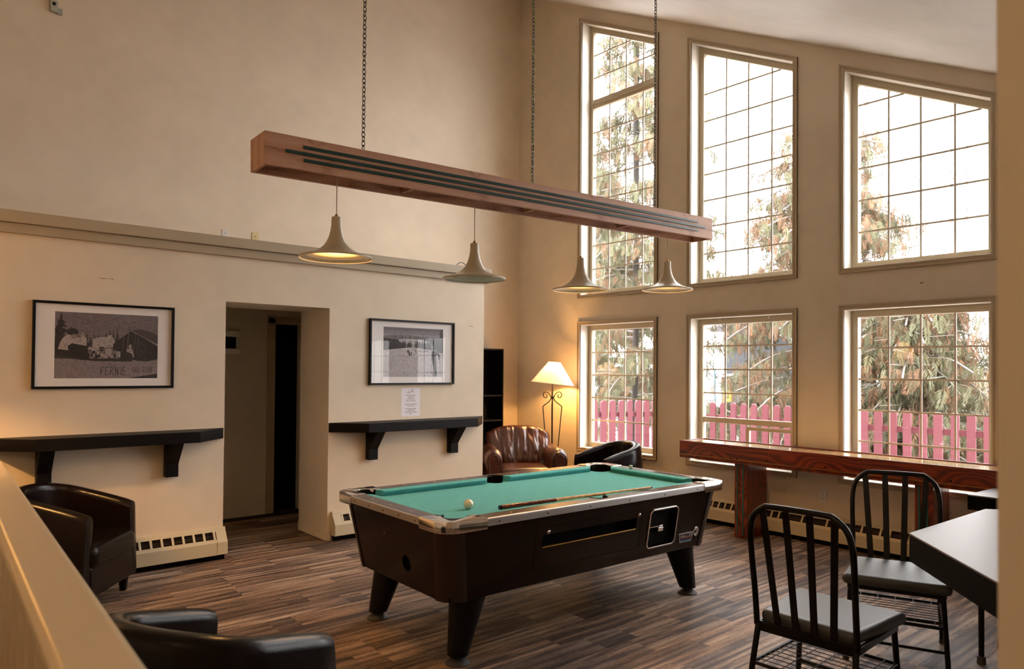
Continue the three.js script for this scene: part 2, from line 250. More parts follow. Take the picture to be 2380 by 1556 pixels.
// ---------------------------------------------------------------- pool table (local x across, local z = away from the windows)
const font = await new FontLoader().loadAsync('fonts/droid/droid_sans_bold.typeface.json');
const TBL = thing('pool_table', 'coin-operated pool table with green cloth and chrome corners', 'pool table', [3.838, 0, 3.12], -0.028187);
{
  const HX = 0.611, HZ = 1.183, TOP = 0.782, BED = 0.742, NX = 0.46, NZ = 1.03, WX = 0.51, WZ = 1.082;
  // bed with pocket openings
  const bed = shapeOf([[-0.53, -1.1], [0.53, -1.1], [0.53, 1.1], [-0.53, 1.1]]), PC = [];
  for (const sx of [-1, 1]) for (const sz of [-1, 1]) PC.push([sx * 0.474, sz * 1.03, 0.066]);
  for (const sx of [-1, 1]) PC.push([sx * 0.506, 0, 0.054]);
  // notch the pockets out of the sheet by walking its edge
  const edge = []; const seg = 14, arc = (cx, cz, r, a0, a1) => { for (let i = 0; i <= seg; i++) { const a = a0 + (a1 - a0) * i / seg; edge.push([cx + r * Math.cos(a), cz + r * Math.sin(a)]); } };
  const q = Math.PI / 180;
  arc(-0.474, -1.03, 0.066, 135 * q + 0, -45 * q); edge.push([0.40, -1.1]); edge.pop();
  arc(0.474, -1.03, 0.066, 225 * q, 45 * q); arc(0.506, 0, 0.054, 270 * q, 90 * q); arc(0.474, 1.03, 0.066, 315 * q, 135 * q); arc(-0.474, 1.03, 0.066, 45 * q, -135 * q); arc(-0.506, 0, 0.054, 90 * q, -90 * q);
  const bg = extrude(shapeOf(edge), 0.02); bg.rotateX(Math.PI / 2); bg.translate(0, BED, 0);
  { const p = bg.attributes.position, uv = bg.attributes.uv; for (let i = 0; i < p.count; i++) uv.setXY(i, p.getX(i), p.getZ(i)); }
  obj('cloth_bed', bg, M.felt, TBL);
  PC.forEach(([x, z, r]) => {
    const v2 = l => l.map(p => new THREE.Vector2(...p)), corner = z !== 0, len = corner ? 4.0 : 3.5, ph = Math.atan2(x, corner ? Math.sign(z) * Math.abs(x) : 0) - len / 2;
    const cup = new THREE.LatheGeometry(v2([[0, 0.6], [r * 0.8, 0.605], [r + 0.003, 0.64], [r + 0.003, 0.72], [r - 0.002, 0.72], [r - 0.003, 0.645], [r * 0.7, 0.612], [0, 0.608]]), 28);
    const lip = new THREE.LatheGeometry(v2([[r + 0.004, 0.70], [r + 0.004, 0.775], [r + 0.009, 0.7835], [r + 0.002, 0.785], [r - 0.002, 0.77], [r - 0.002, 0.70]]), 24, ph, len);
    const g = merge([cup, lip]); g.translate(x, 0, z); obj('pocket', g, M.dark, TBL);
  });
  // cushions: profile from the wood edge (w = 0) to the nose (w = 0.05)
  const prof = [[0, TOP - 0.001], [0.022, TOP], [0.042, TOP - 0.003], [0.05, TOP - 0.008], [0.05, TOP - 0.014], [0.03, BED], [0, BED]];
  function cushion(len0, len1, cut) { // along s from len0 to len1, cut back towards the nose
    const rows = [len0, len1].map((s, e) => prof.map(([w, y]) => [s + (e ? -1 : 1) * w * cut, y, -w]));
    const g = toCreasedNormals(flat(gridGeo(rows, true)), 0.6), cap = e => { const r = rows[e], idx = []; for (let i = 1; i < r.length - 1; i++) idx.push(...(e ? [r[0], r[i + 1], r[i]] : [r[0], r[i], r[i + 1]]).flat()); const c = new THREE.BufferGeometry(); c.setAttribute('position', new THREE.Float32BufferAttribute(idx, 3)); c.computeVertexNormals(); return c; };
    return uvm(merge([g, cap(0), cap(1)]), 'x');
  }
  const sights = [];
  for (const side of [1, -1]) {
    // long rail: wood with a half-round side pocket notch
    const s = new THREE.Shape(); s.moveTo(WX, -0.92); s.lineTo(HX - 0.01, -0.92); s.lineTo(HX - 0.01, 0.92); s.lineTo(WX, 0.92); s.lineTo(WX, 0.063); s.absarc(0.506, 0, 0.063, Math.PI / 2, -Math.PI / 2, true); s.lineTo(WX, -0.063); s.closePath();
    const g = uvm((() => { const e = extrude(s, 0.034, 0.003, 20); e.rotateX(Math.PI / 2); e.translate(0, TOP - 0.003, 0); return e; })(), 'z');
    const rail = obj('rail', g, M.railWood, TBL); if (side < 0) rail.rotation.y = Math.PI;
    const t = uvm(box(0.016, 0.042, 1.86, HX - 0.006, TOP - 0.0215, 0, 0.005), 'z'); obj('rail_trim', t, M.alu, rail);
    obj('trim_groove', [0, 1, 2].map(i => box(0.001, 0.0015, 1.85, HX + 0.0021, TOP - 0.016 - i * 0.008, 0)), M.rubber, rail);
    for (const z of [-0.84, -0.5, -0.17, 0.17, 0.5, 0.84]) obj('screw', rod([HX, TOP - 0.024, z], [HX + 0.0035, TOP - 0.024, z], 0.0045), M.black, rail);
    for (const z of [-0.72, -0.48, -0.24, 0.24, 0.48, 0.72]) { const d = new THREE.CylinderGeometry(0.007, 0.007, 0.002, 4); d.scale(1, 1, 1.3); d.translate((WX + HX) / 2, TOP + 0.0005, z); obj('sight', d, M.ivory, rail); }
    for (const e of [1, -1]) { const c = cushion(-0.44, 0.455, 0.9); c.rotateY(Math.PI / 2); c.translate(WX, 0, e * 0.515); obj('cushion', c, M.felt, rail); }
    // end rail
    const er = obj('rail', uvm(box(0.80, 0.036, HZ - 0.01 - WZ, 0, TOP - 0.018, (HZ - 0.01 + WZ) / 2, 0.004), 'x'), M.railWood, TBL); if (side < 0) er.rotation.y = Math.PI;
    obj('rail_trim', uvm(box(0.79, 0.042, 0.016, 0, TOP - 0.0215, HZ - 0.006, 0.005), 'x'), M.alu, er);
    for (const x of [-0.34, -0.17, 0, 0.17, 0.34]) obj('screw', rod([x, TOP - 0.024, HZ], [x, TOP - 0.024, HZ + 0.0035], 0.0045), M.black, er);
    for (const x of [-0.22, 0, 0.22]) { const d = new THREE.CylinderGeometry(0.007, 0.007, 0.002, 4); d.scale(1.3, 1, 1); d.translate(x, TOP + 0.0005, (WZ + HZ) / 2); obj('sight', d, M.ivory, er); }
    const c = cushion(-0.40, 0.40, 0.9); c.translate(0, 0, WZ); obj('cushion', c, M.felt, er);
  }
  // chrome corner castings
  for (const sx of [1, -1]) for (const sz of [1, -1]) {
    const A = HX + 0.006, B = HZ + 0.006, R = 0.1, s = new THREE.Shape();
    s.moveTo(A - 0.232, B); s.lineTo(A - R, B); s.absarc(A - R, B - R, R, Math.PI / 2, 0, true); s.lineTo(A, B - 0.27); s.lineTo(A - 0.105, B - 0.27);
    const px = 0.474, pz = 1.03, r = 0.0675; s.lineTo(A - 0.112, B - 0.215); const a0 = Math.atan2(B - 0.2 - pz, A - 0.085 - px);
    s.absarc(px, pz, r, a0, Math.PI * 0.5 + (Math.PI / 2 - a0) * 0 + 0.72, false); s.lineTo(A - 0.19, B - 0.108); s.lineTo(A - 0.232, B - 0.105); s.closePath();
    const g = extrude(s, 0.05, 0.006, 20); g.rotateX(Math.PI / 2); g.translate(0, TOP - 0.0005, 0); g.scale(sx, 1, sz);
    if (sx * sz < 0) { const ix = g.index; const p = g.attributes.position, nn = g.attributes.normal; for (let i = 0; i < p.count; i += 3) for (const at of [p, nn]) { const t = [at.getX(i), at.getY(i), at.getZ(i)]; at.setXYZ(i, at.getX(i + 1), at.getY(i + 1), at.getZ(i + 1)); at.setXYZ(i + 1, ...t); } }
    g.computeVertexNormals(); obj('corner_casting', toCreasedNormals(g, 0.5), M.chrome, TBL);
  }
  // tapered cabinet
  const y1 = 0.742, y0 = 0.345, tx = 0.578, bx = 0.512, tz = 1.15, bz = 1.088, R = 0.12;
  const slantX = Math.atan2(tx - bx, y1 - y0), slantZ = Math.atan2(tz - bz, y1 - y0), hX = (y1 - y0) / Math.cos(slantX), hZ = (y1 - y0) / Math.cos(slantZ);
  const rr = (x0, x1, ya, yb, r) => { const s = new THREE.Path(); s.moveTo(x0 + r, ya); s.lineTo(x1 - r, ya); s.absarc(x1 - r, ya + r, r, -Math.PI / 2, 0, false); s.lineTo(x1, yb - r); s.absarc(x1 - r, yb - r, r, 0, Math.PI / 2, false); s.lineTo(x0 + r, yb); s.absarc(x0 + r, yb - r, r, Math.PI / 2, Math.PI, false); s.lineTo(x0, ya + r); s.absarc(x0 + r, ya + r, r, Math.PI, Math.PI * 1.5, false); return s; };
  // panel plane: s to the viewer's right, t up the slant from the bottom edge
  const tOf = y => (y - y0) / Math.cos(slantX);
  const longPanel = (near) => {
    const s = shapeOf([[-bz + R - 0.01, 0], [bz - R + 0.01, 0], [tz - R + 0.01, hX], [-tz + R - 0.01, hX]]);
    if (near) { s.holes.push(rr(-0.487, 0.30, tOf(0.552), tOf(0.625), 0.012)); s.holes.push(rr(0.425, 0.70, tOf(0.41), tOf(0.655), 0.03)); }
    const g = extrude(s, 0.018, 0, 8); g.translate(0, 0, -0.018); return uvm(g, 'x');
  };
  for (const near of [true, false]) {
    const f = obj('side_panel', longPanel(near), M.cabinet, TBL); f.position.set((near ? 1 : -1) * bx, y0, 0); f.rotation.order = 'YXZ'; f.rotation.y = (near ? 1 : -1) * Math.PI / 2; f.rotation.x = slantX;
    if (!near) continue;
    obj('ball_tray', [box(0.86, 0.17, 0.10, -0.093, tOf(0.585), -0.125)], M.dark, f);
    obj('tray_lip', box(0.78, 0.007, 0.02, -0.093, tOf(0.554), -0.006, 0.002), M.brass, f);
    obj('panel_groove', [box(0.885, 0.003, 0.002, -0.097, tOf(0.668), 0), box(0.885, 0.003, 0.002, -0.097, tOf(0.43), 0), box(0.003, 0.24, 0.002, -0.54, tOf(0.549), 0), box(0.003, 0.24, 0.002, 0.346, tOf(0.549), 0)], M.dark, f);
    for (const [a, y] of [[-0.452, 0.641], [0.312, 0.644]]) { const k = new THREE.SphereGeometry(0.013, 16, 10); k.scale(1, 1, 0.7); k.translate(a, tOf(y), 0.004); obj('lock_knob', k, M.chrome, f); }
    const s = new THREE.Shape(rr(0.418, 0.707, tOf(0.402), tOf(0.662), 0.036).getPoints(8)); s.holes.push(rr(0.428, 0.697, tOf(0.412), tOf(0.652), 0.028));
    const fr = extrude(s, 0.008, 0.002, 8); fr.translate(0, 0, -0.002); obj('coin_door_frame', fr, M.chrome, f);
    obj('coin_door', box(0.30, 0.27, 0.03, 0.5625, tOf(0.5325), -0.045), M.dark, f);
    obj('coin_lock', [box(0.05, 0.028, 0.02, 0.565, tOf(0.512), -0.02, 0.003), box(0.035, 0.012, 0.024, 0.558, tOf(0.536), -0.018, 0.003), box(0.018, 0.05, 0.02, 0.447, tOf(0.56), -0.022, 0.004), box(0.1, 0.006, 0.01, 0.51, tOf(0.532), -0.024)], M.chrome, f);
    // maker's badge
    const bd = f;
    const bw = shapeOf([[0.752, tOf(0.452)], [0.9, tOf(0.452)], [0.885, tOf(0.397)], [0.772, tOf(0.397)]]);
    const rim = shapeOf([[0.748, tOf(0.456)], [0.904, tOf(0.456)], [0.888, tOf(0.393)], [0.768, tOf(0.393)]]); rim.holes.push(pathOf([[0.754, tOf(0.450)], [0.898, tOf(0.450)], [0.884, tOf(0.398)], [0.773, tOf(0.398)]]));
    obj('badge_plate', extrude(bw, 0.002), M.dark, bd); obj('badge_rim', extrude(rim, 0.004), M.alu, bd);
    obj('badge_red_band', box(0.112, 0.008, 0.001, 0.8275, tOf(0.4175), 0.0028), S('#6e1414', { roughness: 0.4 }), bd); obj('badge_blue_band', box(0.104, 0.010, 0.001, 0.8275, tOf(0.405), 0.0028), S('#1b5f8c', { roughness: 0.4 }), bd);
    const tg = new TextGeometry('VALLEY', { font, size: 0.021, depth: 0.002, curveSegments: 3 }); tg.computeBoundingBox(); const tw = tg.boundingBox.max.x; tg.scale(0.132 / tw, 1, 1); tg.translate(0.766, tOf(0.424), 0.002); obj('badge_lettering', tg, M.alu, bd);
    obj('badge_emblem', [0.032, 0.024, 0.014].map((r, i) => { const t = new THREE.TorusGeometry(r, 0.0025, 6, 24, i ? Math.PI * 2 : Math.PI * 1.1); if (!i) t.rotateZ(-Math.PI * 0.45); t.translate(0.925, tOf(0.452), 0.004); return t; }), M.alu, bd);
  }
  for (const near of [true, false]) {
    const s = shapeOf([[-bx + R - 0.01, 0], [bx - R + 0.01, 0], [tx - R + 0.01, hZ], [-tx + R - 0.01, hZ]]); if (near) s.holes.push((() => { const c = new THREE.Path(); c.absarc(0.134, (0.48 - y0) / Math.cos(slantZ), 0.045, 0, Math.PI * 2, true); return c; })());
    const g = extrude(s, 0.018, 0, 20); g.translate(0, 0, -0.018);
    const f = obj('end_panel', uvm(g, 'x'), M.cabinet, TBL); f.position.set(0, y0, (near ? 1 : -1) * bz); f.rotation.order = 'YXZ'; f.rotation.y = near ? 0 : Math.PI; f.rotation.x = slantZ;
    if (near) { obj('vent_cup', (() => { const c = new THREE.CylinderGeometry(0.046, 0.046, 0.05, 24, 1); c.rotateX(Math.PI / 2); c.translate(0.134, (0.48 - y0) / Math.cos(slantZ), -0.045); return c; })(), M.dark, f); obj('end_lock', rod([-0.07, 0.27, -0.002], [-0.07, 0.27, 0.006], 0.009, 0.008, 14), M.brass, f); }
  }
  obj('cabinet_bottom', box(bx * 2 - 0.05, 0.02, bz * 2 - 0.05, 0, y0 + 0.012, 0), M.dark, TBL);
  // rounded metal corner posts
  for (const sx of [1, -1]) for (const sz of [1, -1]) {
    const rows = []; for (let j = 0; j <= 1; j++) { const hx = j ? tx : bx, hz = j ? tz : bz, row = []; for (let i = 0; i <= 14; i++) { const a = i / 14 * Math.PI / 2; row.push([sx * (hx + 0.004 - R + R * Math.cos(a)), j ? y1 - 0.012 : y0 - 0.004, sz * (hz + 0.004 - R + R * Math.sin(a))]); } for (let i = 14; i >= 0; i--) { const a = i / 14 * Math.PI / 2, q = R - 0.008; row.push([sx * (hx + 0.004 - R + q * Math.cos(a)), j ? y1 - 0.012 : y0 - 0.004, sz * (hz + 0.004 - R + q * Math.sin(a))]); } rows.push(row); }
    obj('corner_post', toCreasedNormals(flat(gridGeo(rows, true)), 0.5), M.post, TBL);
    const leg = obj('leg', [(() => { const g = new THREE.CylinderGeometry(0.106, 0.057, 0.33, 28, 1); g.translate(0, 0.165, 0); g.applyMatrix4(new THREE.Matrix4().makeShear(0, 0, -sx * 0.08, 0, 0, 0)); return g; })()], M.legBlack, TBL);
    { const p = leg.geometry.attributes.position; for (let i = 0; i < p.count; i++) { const y = p.getY(i); p.setX(i, p.getX(i)); p.setZ(i, p.getZ(i) - sz * 0.26 * y); } leg.geometry.computeVertexNormals(); leg.geometry = toCreasedNormals(leg.geometry, 0.7); }
    leg.position.set(sx * 0.434, 0.045, sz * 0.971);
    obj('levelling_foot', [(() => { const g = new THREE.LatheGeometry([[0, 0.03], [0.03, 0.03], [0.05, 0.018], [0.066, 0.006], [0.067, 0], [0, 0]].map(p => new THREE.Vector2(...p)), 28); g.translate(sx * 0.434, 0, sz * 0.971); return g; })(), rod([sx * 0.434, 0.02, sz * 0.971], [sx * 0.434, 0.06, sz * 0.971], 0.02)], M.rubber, TBL);
  }
}
const tblPoint = (x, y, z) => new THREE.Vector3(x, y, z).applyAxisAngle(YUP, -0.028187).add(new THREE.Vector3(3.838, 0, 3.12));
{
  const p = tblPoint(0.19, 0.742 + 0.0285, 0.735); const b = single('cue_ball', new THREE.SphereGeometry(0.0285, 40, 24), P(lin(0.72, 0.66, 0.49), { roughness: 0.18, clearcoat: 0.6, clearcoatRoughness: 0.1 }), 'ivory white cue ball resting on the green cloth', 'ball'); b.position.copy(p);
  // cue: butt on the cloth, shaft over the near cushion
  const a = new THREE.Vector3(0.325, 0.758, 0.617), e = new THREE.Vector3(0.515, 0.7925, -0.50), dir = e.clone().sub(a), L = dir.length(), c = thing('pool_cue', 'wooden pool cue lying across the near cushion of the pool table', 'cue', [0, 0, 0]);
  const A = tblPoint(a.x, a.y, a.z), E = tblPoint(e.x, e.y, e.z), Q = t => A.clone().lerp(E, t).toArray(), rad = t => 0.0145 - 0.008 * t;
  obj('butt', rod(Q(0.012), Q(0.34), rad(0.01), rad(0.34), 20), P('#ffffff', { map: rep(texOak, 0.5, 1), roughness: 0.25, clearcoat: 0.6 }), c); obj('shaft', rod(Q(0.34), Q(0.985), rad(0.34), rad(0.985), 20), P('#ffffff', { map: rep(texMaple, 0.5, 1), roughness: 0.3, clearcoat: 0.4 }), c);
  obj('bumper', rod(Q(0), Q(0.013), 0.012, rad(0.013), 20), M.black, c); obj('tip', rod(Q(0.985), Q(0.994), 0.0066, 0.006, 16), S('#27506a'), c);
  const k = tblPoint(-0.222, 0.783 + 0.0115, -1.118), ch = single('chalk_cube', box(0.023, 0.023, 0.023, 0, 0, 0, 0.003), S('#9fb4a8', { roughness: 0.8 }), 'small pale chalk cube on the far end rail of the pool table', 'chalk'); ch.position.copy(k); ch.rotation.y = 0.3;
}

// ---------------------------------------------------------------- hanging light beam with four pendants
{
  const B = thing('light_beam', 'long pale wooden trough hung on chains above the pool table', 'light fixture', [3.84, 2.656, 3.23], 0);
  B.rotation.order = 'YXZ'; B.rotation.set(0.01672, -0.0357, 0); B.updateMatrixWorld(true);
  const L = 3.595, W = 0.208, H = 0.166, T = 0.019;
  for (const s of [1, -1]) { const b = obj('side_board', uvm(box(T, H, L, s * (W / 2 - T / 2), 0, 0, 0.004), 'z', s, 0.13 * s), M.pine, B); if (s > 0) { obj('stripe', box(0.009, 0.0165, 3.39, W / 2 + 0.004, 0, 0, 0.002), M.stripe, b); for (const o of [1, -1]) obj('stripe', box(0.009, 0.0165, 3.205, W / 2 + 0.004, o * 0.033, 0, 0.002), M.stripe, b); } }
  for (const s of [1, -1]) obj('end_board', uvm(box(W - 2 * T + 0.004, H, T, 0, 0, s * (L / 2 - T / 2 + 0.0005), 0.003), 'y', 0.4, 0.2), M.pine, B);
  for (const z of [-0.91, 0, 0.915]) obj('divider', uvm(box(W - 2 * T, H - 0.03, T, 0, 0.004, z), 'x', 0.3, 0.7), M.pine, B);
  obj('top_board', uvm(box(W - 2 * T + 0.006, 0.016, L - 0.04, 0, H / 2 - 0.012, 0), 'z', 0.2, 0.5), M.pine, B);
  const at = (x, y, z) => new THREE.Vector3(x, y, z).applyMatrix4(B.matrixWorld);
  // chains: links up to the ceiling
  const link = new THREE.TorusGeometry(0.0125, 0.0032, 6, 14); link.scale(0.75, 1.25, 1);
  const where = ['over the far left of the light beam', 'over the middle of the light beam, with a green wire', 'over the window end of the light beam'];
  [1.217, 0.0, -1.217].forEach((z, i) => {
    const p = at(0, H / 2, z), top = CEIL(p.x), c = thing('chain', 'steel chain ' + where[i], 'chain', [p.x, p.y, p.z], 0, 'chains holding the light beam');
    obj('eye_ring', [(() => { const g = new THREE.TorusGeometry(0.016, 0.0032, 8, 18); g.rotateY(Math.PI / 2); g.translate(0, 0.014, 0); return g; })(), rod([0, -0.012, 0], [0, 0.0, 0], 0.003)], M.steel, c);
    const n = Math.floor((top - p.y - 0.03) / 0.0248), parts = []; for (let k = 0; k < n; k++) { const g = link.clone(); g.rotateY(k % 2 ? Math.PI / 2 : 0.15); g.translate((k % 3 - 1) * 0.0006, 0.042 + k * 0.0248, 0); parts.push(g); }
    obj('links', parts, M.steel, c).userData.kind = 'stuff'; obj('ceiling_hook', [rod([0, top - p.y - 0.05, 0], [0, top - p.y + 0.01, 0], 0.004), (() => { const g = new THREE.CylinderGeometry(0.02, 0.02, 0.012, 16); g.rotateZ(-0.46); g.translate(0, top - p.y - 0.004, 0); return g; })()], M.steel, c);
    if (i === 1) { const w = []; for (let k = 0; k <= 40; k++) w.push([0.010 * Math.cos(k * 1.1), 0.01 + (top - p.y - 0.02) * k / 40, 0.010 * Math.sin(k * 1.1)]); obj('green_wire', tube(w, 0.0022, 220, 5), M.greenWire, c); }
  });
  // pendants
  const out = [[0.024, 0.213], [0.026, 0.205], [0.027, 0.17], [0.032, 0.135], [0.042, 0.10], [0.06, 0.066], [0.086, 0.04], [0.118, 0.021], [0.152, 0.009], [0.180, 0.002], [0.193, -0.001]];
  const inn = [[0.192, -0.010], [0.188, -0.004], [0.176, 0.0], [0.160, 0.0025], [0.150, 0.005], [0.140, 0.009], [0.118, 0.0175], [0.086, 0.0365], [0.06, 0.0625], [0.039, 0.10], [0.029, 0.135], [0.023, 0.165]];
  const smooth = pts => new THREE.SplineCurve(pts.map(p => new THREE.Vector2(...p))).getPoints(40);
  const outer = new THREE.LatheGeometry([...smooth(out), new THREE.Vector2(0.1945, -0.006), new THREE.Vector2(0.192, -0.010)], 56), inner = new THREE.LatheGeometry(smooth(inn), 56);
  const rim = new THREE.TorusGeometry(0.149, 0.004, 8, 56); rim.rotateX(Math.PI / 2); rim.translate(0, 0.003, 0);
  const onBulb = S('#ffdca0', { emissive: new THREE.Color(1.0, 0.62, 0.22), emissiveIntensity: 1.5, roughness: 0.3 }), offBulb = S('#cfc7b6', { roughness: 0.25 });
  const say = ['lit bell-shaped cream pendant nearest the picture wall', 'unlit bell-shaped cream pendant, second along the light beam', 'lit bell-shaped cream pendant in front of the first tall window', 'lit bell-shaped cream pendant at the window end of the beam'];
  [[1.371, 2.145, 1], [0.463, 2.109, 0], [-0.44, 2.111, 1], [-1.369, 2.181, 1]].forEach(([z, y, on], i) => {
    const p = at(0, 0, z), t = thing('pendant_lamp', say[i], 'lamp', [p.x, y, p.z], 0, 'pendants under the light beam'), top = p.y + H / 2 - 0.02 - y;
    obj('shade', outer, M.shadeOut, t); obj('reflector', inner, M.shadeIn, t); obj('bulb', (() => { const b = new THREE.SphereGeometry(0.03, 24, 16); b.scale(0.8, 1.1, 0.8); b.translate(0, 0.07, 0); return b; })(), on ? onBulb : offBulb, t);
    obj('socket', rod([0, 0.1, 0], [0, 0.21, 0], 0.016), M.black, t); obj('cord', rod([0, 0.213, 0], [0, top, 0], 0.0028), M.cord, t); obj('cord_grip', (() => { const g = new THREE.CylinderGeometry(0.006, 0.012, 0.016, 14); g.translate(0, 0.22, 0); return g; })(), M.brass, t);
    if (on) { const l = new THREE.PointLight(WARM, 1.8); l.position.set(0, 0.07, 0); l.castShadow = true; l.shadow.radius = 1.3; l.name = 'pendant_light'; t.add(l); }
  });
}

// ---------------------------------------------------------------- wall shelves, pictures, notice
function shelf(z0, z1, brackets, label) {
  const t = thing('wall_shelf', label, 'shelf', [D, 0, 0], 0, 'black drink shelves on the cream wall'), dp = 0.262, ch = 0.262;
  const s = shapeOf([[0, -z0], [dp, -(z0 + ch)], [dp, -(z1 - ch)], [0, -z1]]), g = extrude(s, 0.078, 0.003); g.rotateX(-Math.PI / 2); g.translate(0, 0.974, 0); obj('board', toCreasedNormals(flat(g), 0.3), M.shelf, t);
  for (const z of brackets) { const b = extrude(shapeOf([[0, 0.70], [0.075, 0.70], [0.075, 0.80], [0.215, 0.974], [0, 0.974]]), 0.085, 0.002); b.translate(0, 0, z - 0.0425); obj('bracket', b, M.shelf, t); }
}
shelf(4.343, 5.93, [5.585, 4.75], 'long black shelf with chamfered ends under the larger framed photograph');
shelf(1.66, 3.418, [2.999, 2.073], 'long black shelf with chamfered ends beneath the white paper notice');
function canvas(w, h) { const c = document.createElement('canvas'); c.width = w; c.height = h; return [c, c.getContext('2d')]; }
function canvasTex(c) { const t = new THREE.CanvasTexture(c); t.colorSpace = THREE.SRGBColorSpace; return t; }
function blob(g, x, y, rx, ry, col) { g.fillStyle = col; g.beginPath(); g.ellipse(x, y, rx, ry, 0, 0, Math.PI * 2); g.fill(); }
function fir(g, x, y, h, w, col, r) { g.fillStyle = col; for (let k = 0; k < 26; k++) { const t = k / 25, yy = y - h + h * t, ww = w * t * (0.55 + 0.6 * r()); g.fillRect(x - ww, yy, ww * 2 * (0.6 + 0.5 * r()), h / 22); } }
function grain(g, w, h, r, dark) { for (let i = 0; i < 9000; i++) { const k = r() < 0.5; g.fillStyle = k ? 'rgba(20,14,16,0.10)' : 'rgba(225,215,212,0.07)'; const s = 3 + 14 * r(); g.fillRect(w * r(), h * r(), s, s * (0.4 + 0.8 * r())); } g.fillStyle = 'rgba(30,18,20,' + dark + ')'; g.globalAlpha = 0.55; g.fillRect(0, 0, w, h); g.globalAlpha = 1; }
function printSkiClub() {
  const [c, g] = canvas(1024, 640), r = rng(3); g.fillStyle = '#8d8286'; g.fillRect(0, 0, 1024, 640);
  g.fillStyle = '#a39799'; g.fillRect(0, 430, 1024, 210);
  fir(g, 60, 330, 330, 130, '#2a2226', r); fir(g, 150, 330, 200, 90, '#2c2428', r);
  for (let i = 0; i < 9; i++) fir(g, 300 + i * 38, 330, 90 + 70 * r() + (i > 4 ? 70 : 0), 34, '#3a3034', r);
  g.fillStyle = '#d3c9c6'; g.beginPath(); g.moveTo(360, 250); g.lineTo(430, 232); g.lineTo(500, 230); g.lineTo(520, 208); g.lineTo(545, 214); g.lineTo(580, 270); g.lineTo(560, 330); g.lineTo(420, 350); g.lineTo(380, 400); g.lineTo(350, 390); g.fill();
  g.fillStyle = '#1c1518'; g.beginPath(); g.moveTo(560, 300); g.lineTo(735, 165); g.lineTo(1024, 300); g.lineTo(1024, 445); g.lineTo(905, 470); g.lineTo(560, 430); g.fill();
  g.fillStyle = '#2a2124'; g.fillRect(800, 250, 112, 215); g.fillStyle = '#4c4145'; g.beginPath(); g.moveTo(750, 160); g.quadraticCurveTo(850, 110, 1024, 200); g.lineTo(1024, 290); g.closePath(); g.fill(); g.fillStyle = '#b9aeac'; g.beginPath(); g.moveTo(880, 232); g.lineTo(1024, 292); g.lineTo(1024, 310); g.closePath(); g.fill();
  g.strokeStyle = '#6a5d60'; g.lineWidth = 10; g.beginPath(); g.moveTo(700, 390); g.lineTo(722, 120); g.stroke(); g.lineWidth = 4; for (const [x, y] of [[722, 120], [735, 135], [770, 112], [775, 140]]) { g.beginPath(); g.moveTo(722, 150); g.lineTo(x + 10, y); g.stroke(); }
  g.lineWidth = 3; g.strokeStyle = '#8b7f80'; for (const x of [650, 765, 800]) { g.beginPath(); g.moveTo(x, 400); g.lineTo(x + 25, 190); g.stroke(); }
  g.fillStyle = '#191315'; g.fillRect(0, 300, 330, 150); for (let i = 0; i < 60; i++) blob(g, 320 + 260 * r(), 330 + 110 * r(), 8 + 16 * r(), 6 + 16 * r(), ['#171214', '#cfc5c2', '#8d8284', '#3a2f32'][Math.floor(r() * 4)]);
  g.fillStyle = '#d8cecb'; g.beginPath(); g.moveTo(30, 360); g.quadraticCurveTo(60, 230, 130, 215); g.quadraticCurveTo(240, 240, 300, 290); g.lineTo(300, 325); g.lineTo(160, 300); g.lineTo(120, 330); g.lineTo(130, 370); g.closePath(); g.fill(); blob(g, 165, 190, 55, 34, '#221a1d'); blob(g, 180, 235, 24, 26, '#a99c98');
  blob(g, 262, 222, 20, 22, '#c4b8b4'); g.fillStyle = '#d8cecb'; g.fillRect(240, 240, 60, 60); blob(g, 735, 320, 18, 22, '#c0b4b0'); g.fillStyle = '#c9bebb'; g.beginPath(); g.moveTo(700, 345); g.lineTo(760, 340); g.lineTo(780, 430); g.lineTo(690, 440); g.fill(); blob(g, 515, 325, 17, 20, '#baaeaa'); g.fillStyle = '#cdc2bf'; g.fillRect(485, 345, 60, 80); blob(g, 690, 420, 70, 45, '#1a1416'); g.fillStyle = '#c6bbb8'; g.fillRect(590, 370, 45, 60);
  g.fillStyle = '#241c1f'; g.beginPath(); g.moveTo(0, 415); g.lineTo(380, 450); g.lineTo(560, 440); g.lineTo(760, 455); g.lineTo(760, 472); g.lineTo(380, 470); g.lineTo(0, 440); g.fill();
  g.strokeStyle = '#2c2327'; g.lineWidth = 6; g.lineCap = 'round'; const st = (pts) => { g.beginPath(); pts.forEach((p, i) => i ? g.lineTo(...p) : g.moveTo(...p)); g.stroke(); };
  const ltr = { F: [[[0, 1], [0.12, 0], [0.75, 0]], [[0.06, 0.5], [0.5, 0.48]]], E: [[[0.72, 0.02], [0.1, 0], [0, 1], [0.7, 0.98]], [[0.05, 0.5], [0.5, 0.5]]], R: [[[0, 1], [0.1, 0], [0.62, 0.06], [0.66, 0.36], [0.1, 0.5], [0.72, 1]]], N: [[[0, 1], [0.1, 0], [0.62, 1], [0.7, 0]]], I: [[[0.25, 1], [0.3, 0]]], S: [[[0.7, 0.06], [0.12, 0.1], [0.12, 0.45], [0.62, 0.52], [0.55, 0.95], [0, 0.95]]], K: [[[0.05, 1], [0.1, 0]], [[0.7, 0], [0.1, 0.52], [0.7, 1]]], C: [[[0.7, 0.03], [0.1, 0.02], [0.06, 0.96], [0.68, 0.98]]], L: [[[0.1, 0], [0.06, 0.97], [0.62, 0.97]]], U: [[[0.08, 0], [0.06, 0.9], [0.55, 0.95], [0.6, 0]]], B: [[[0.06, 0], [0.05, 1], [0.55, 0.92], [0.56, 0.58], [0.1, 0.48], [0.52, 0.36], [0.5, 0.06], [0.06, 0]]] };
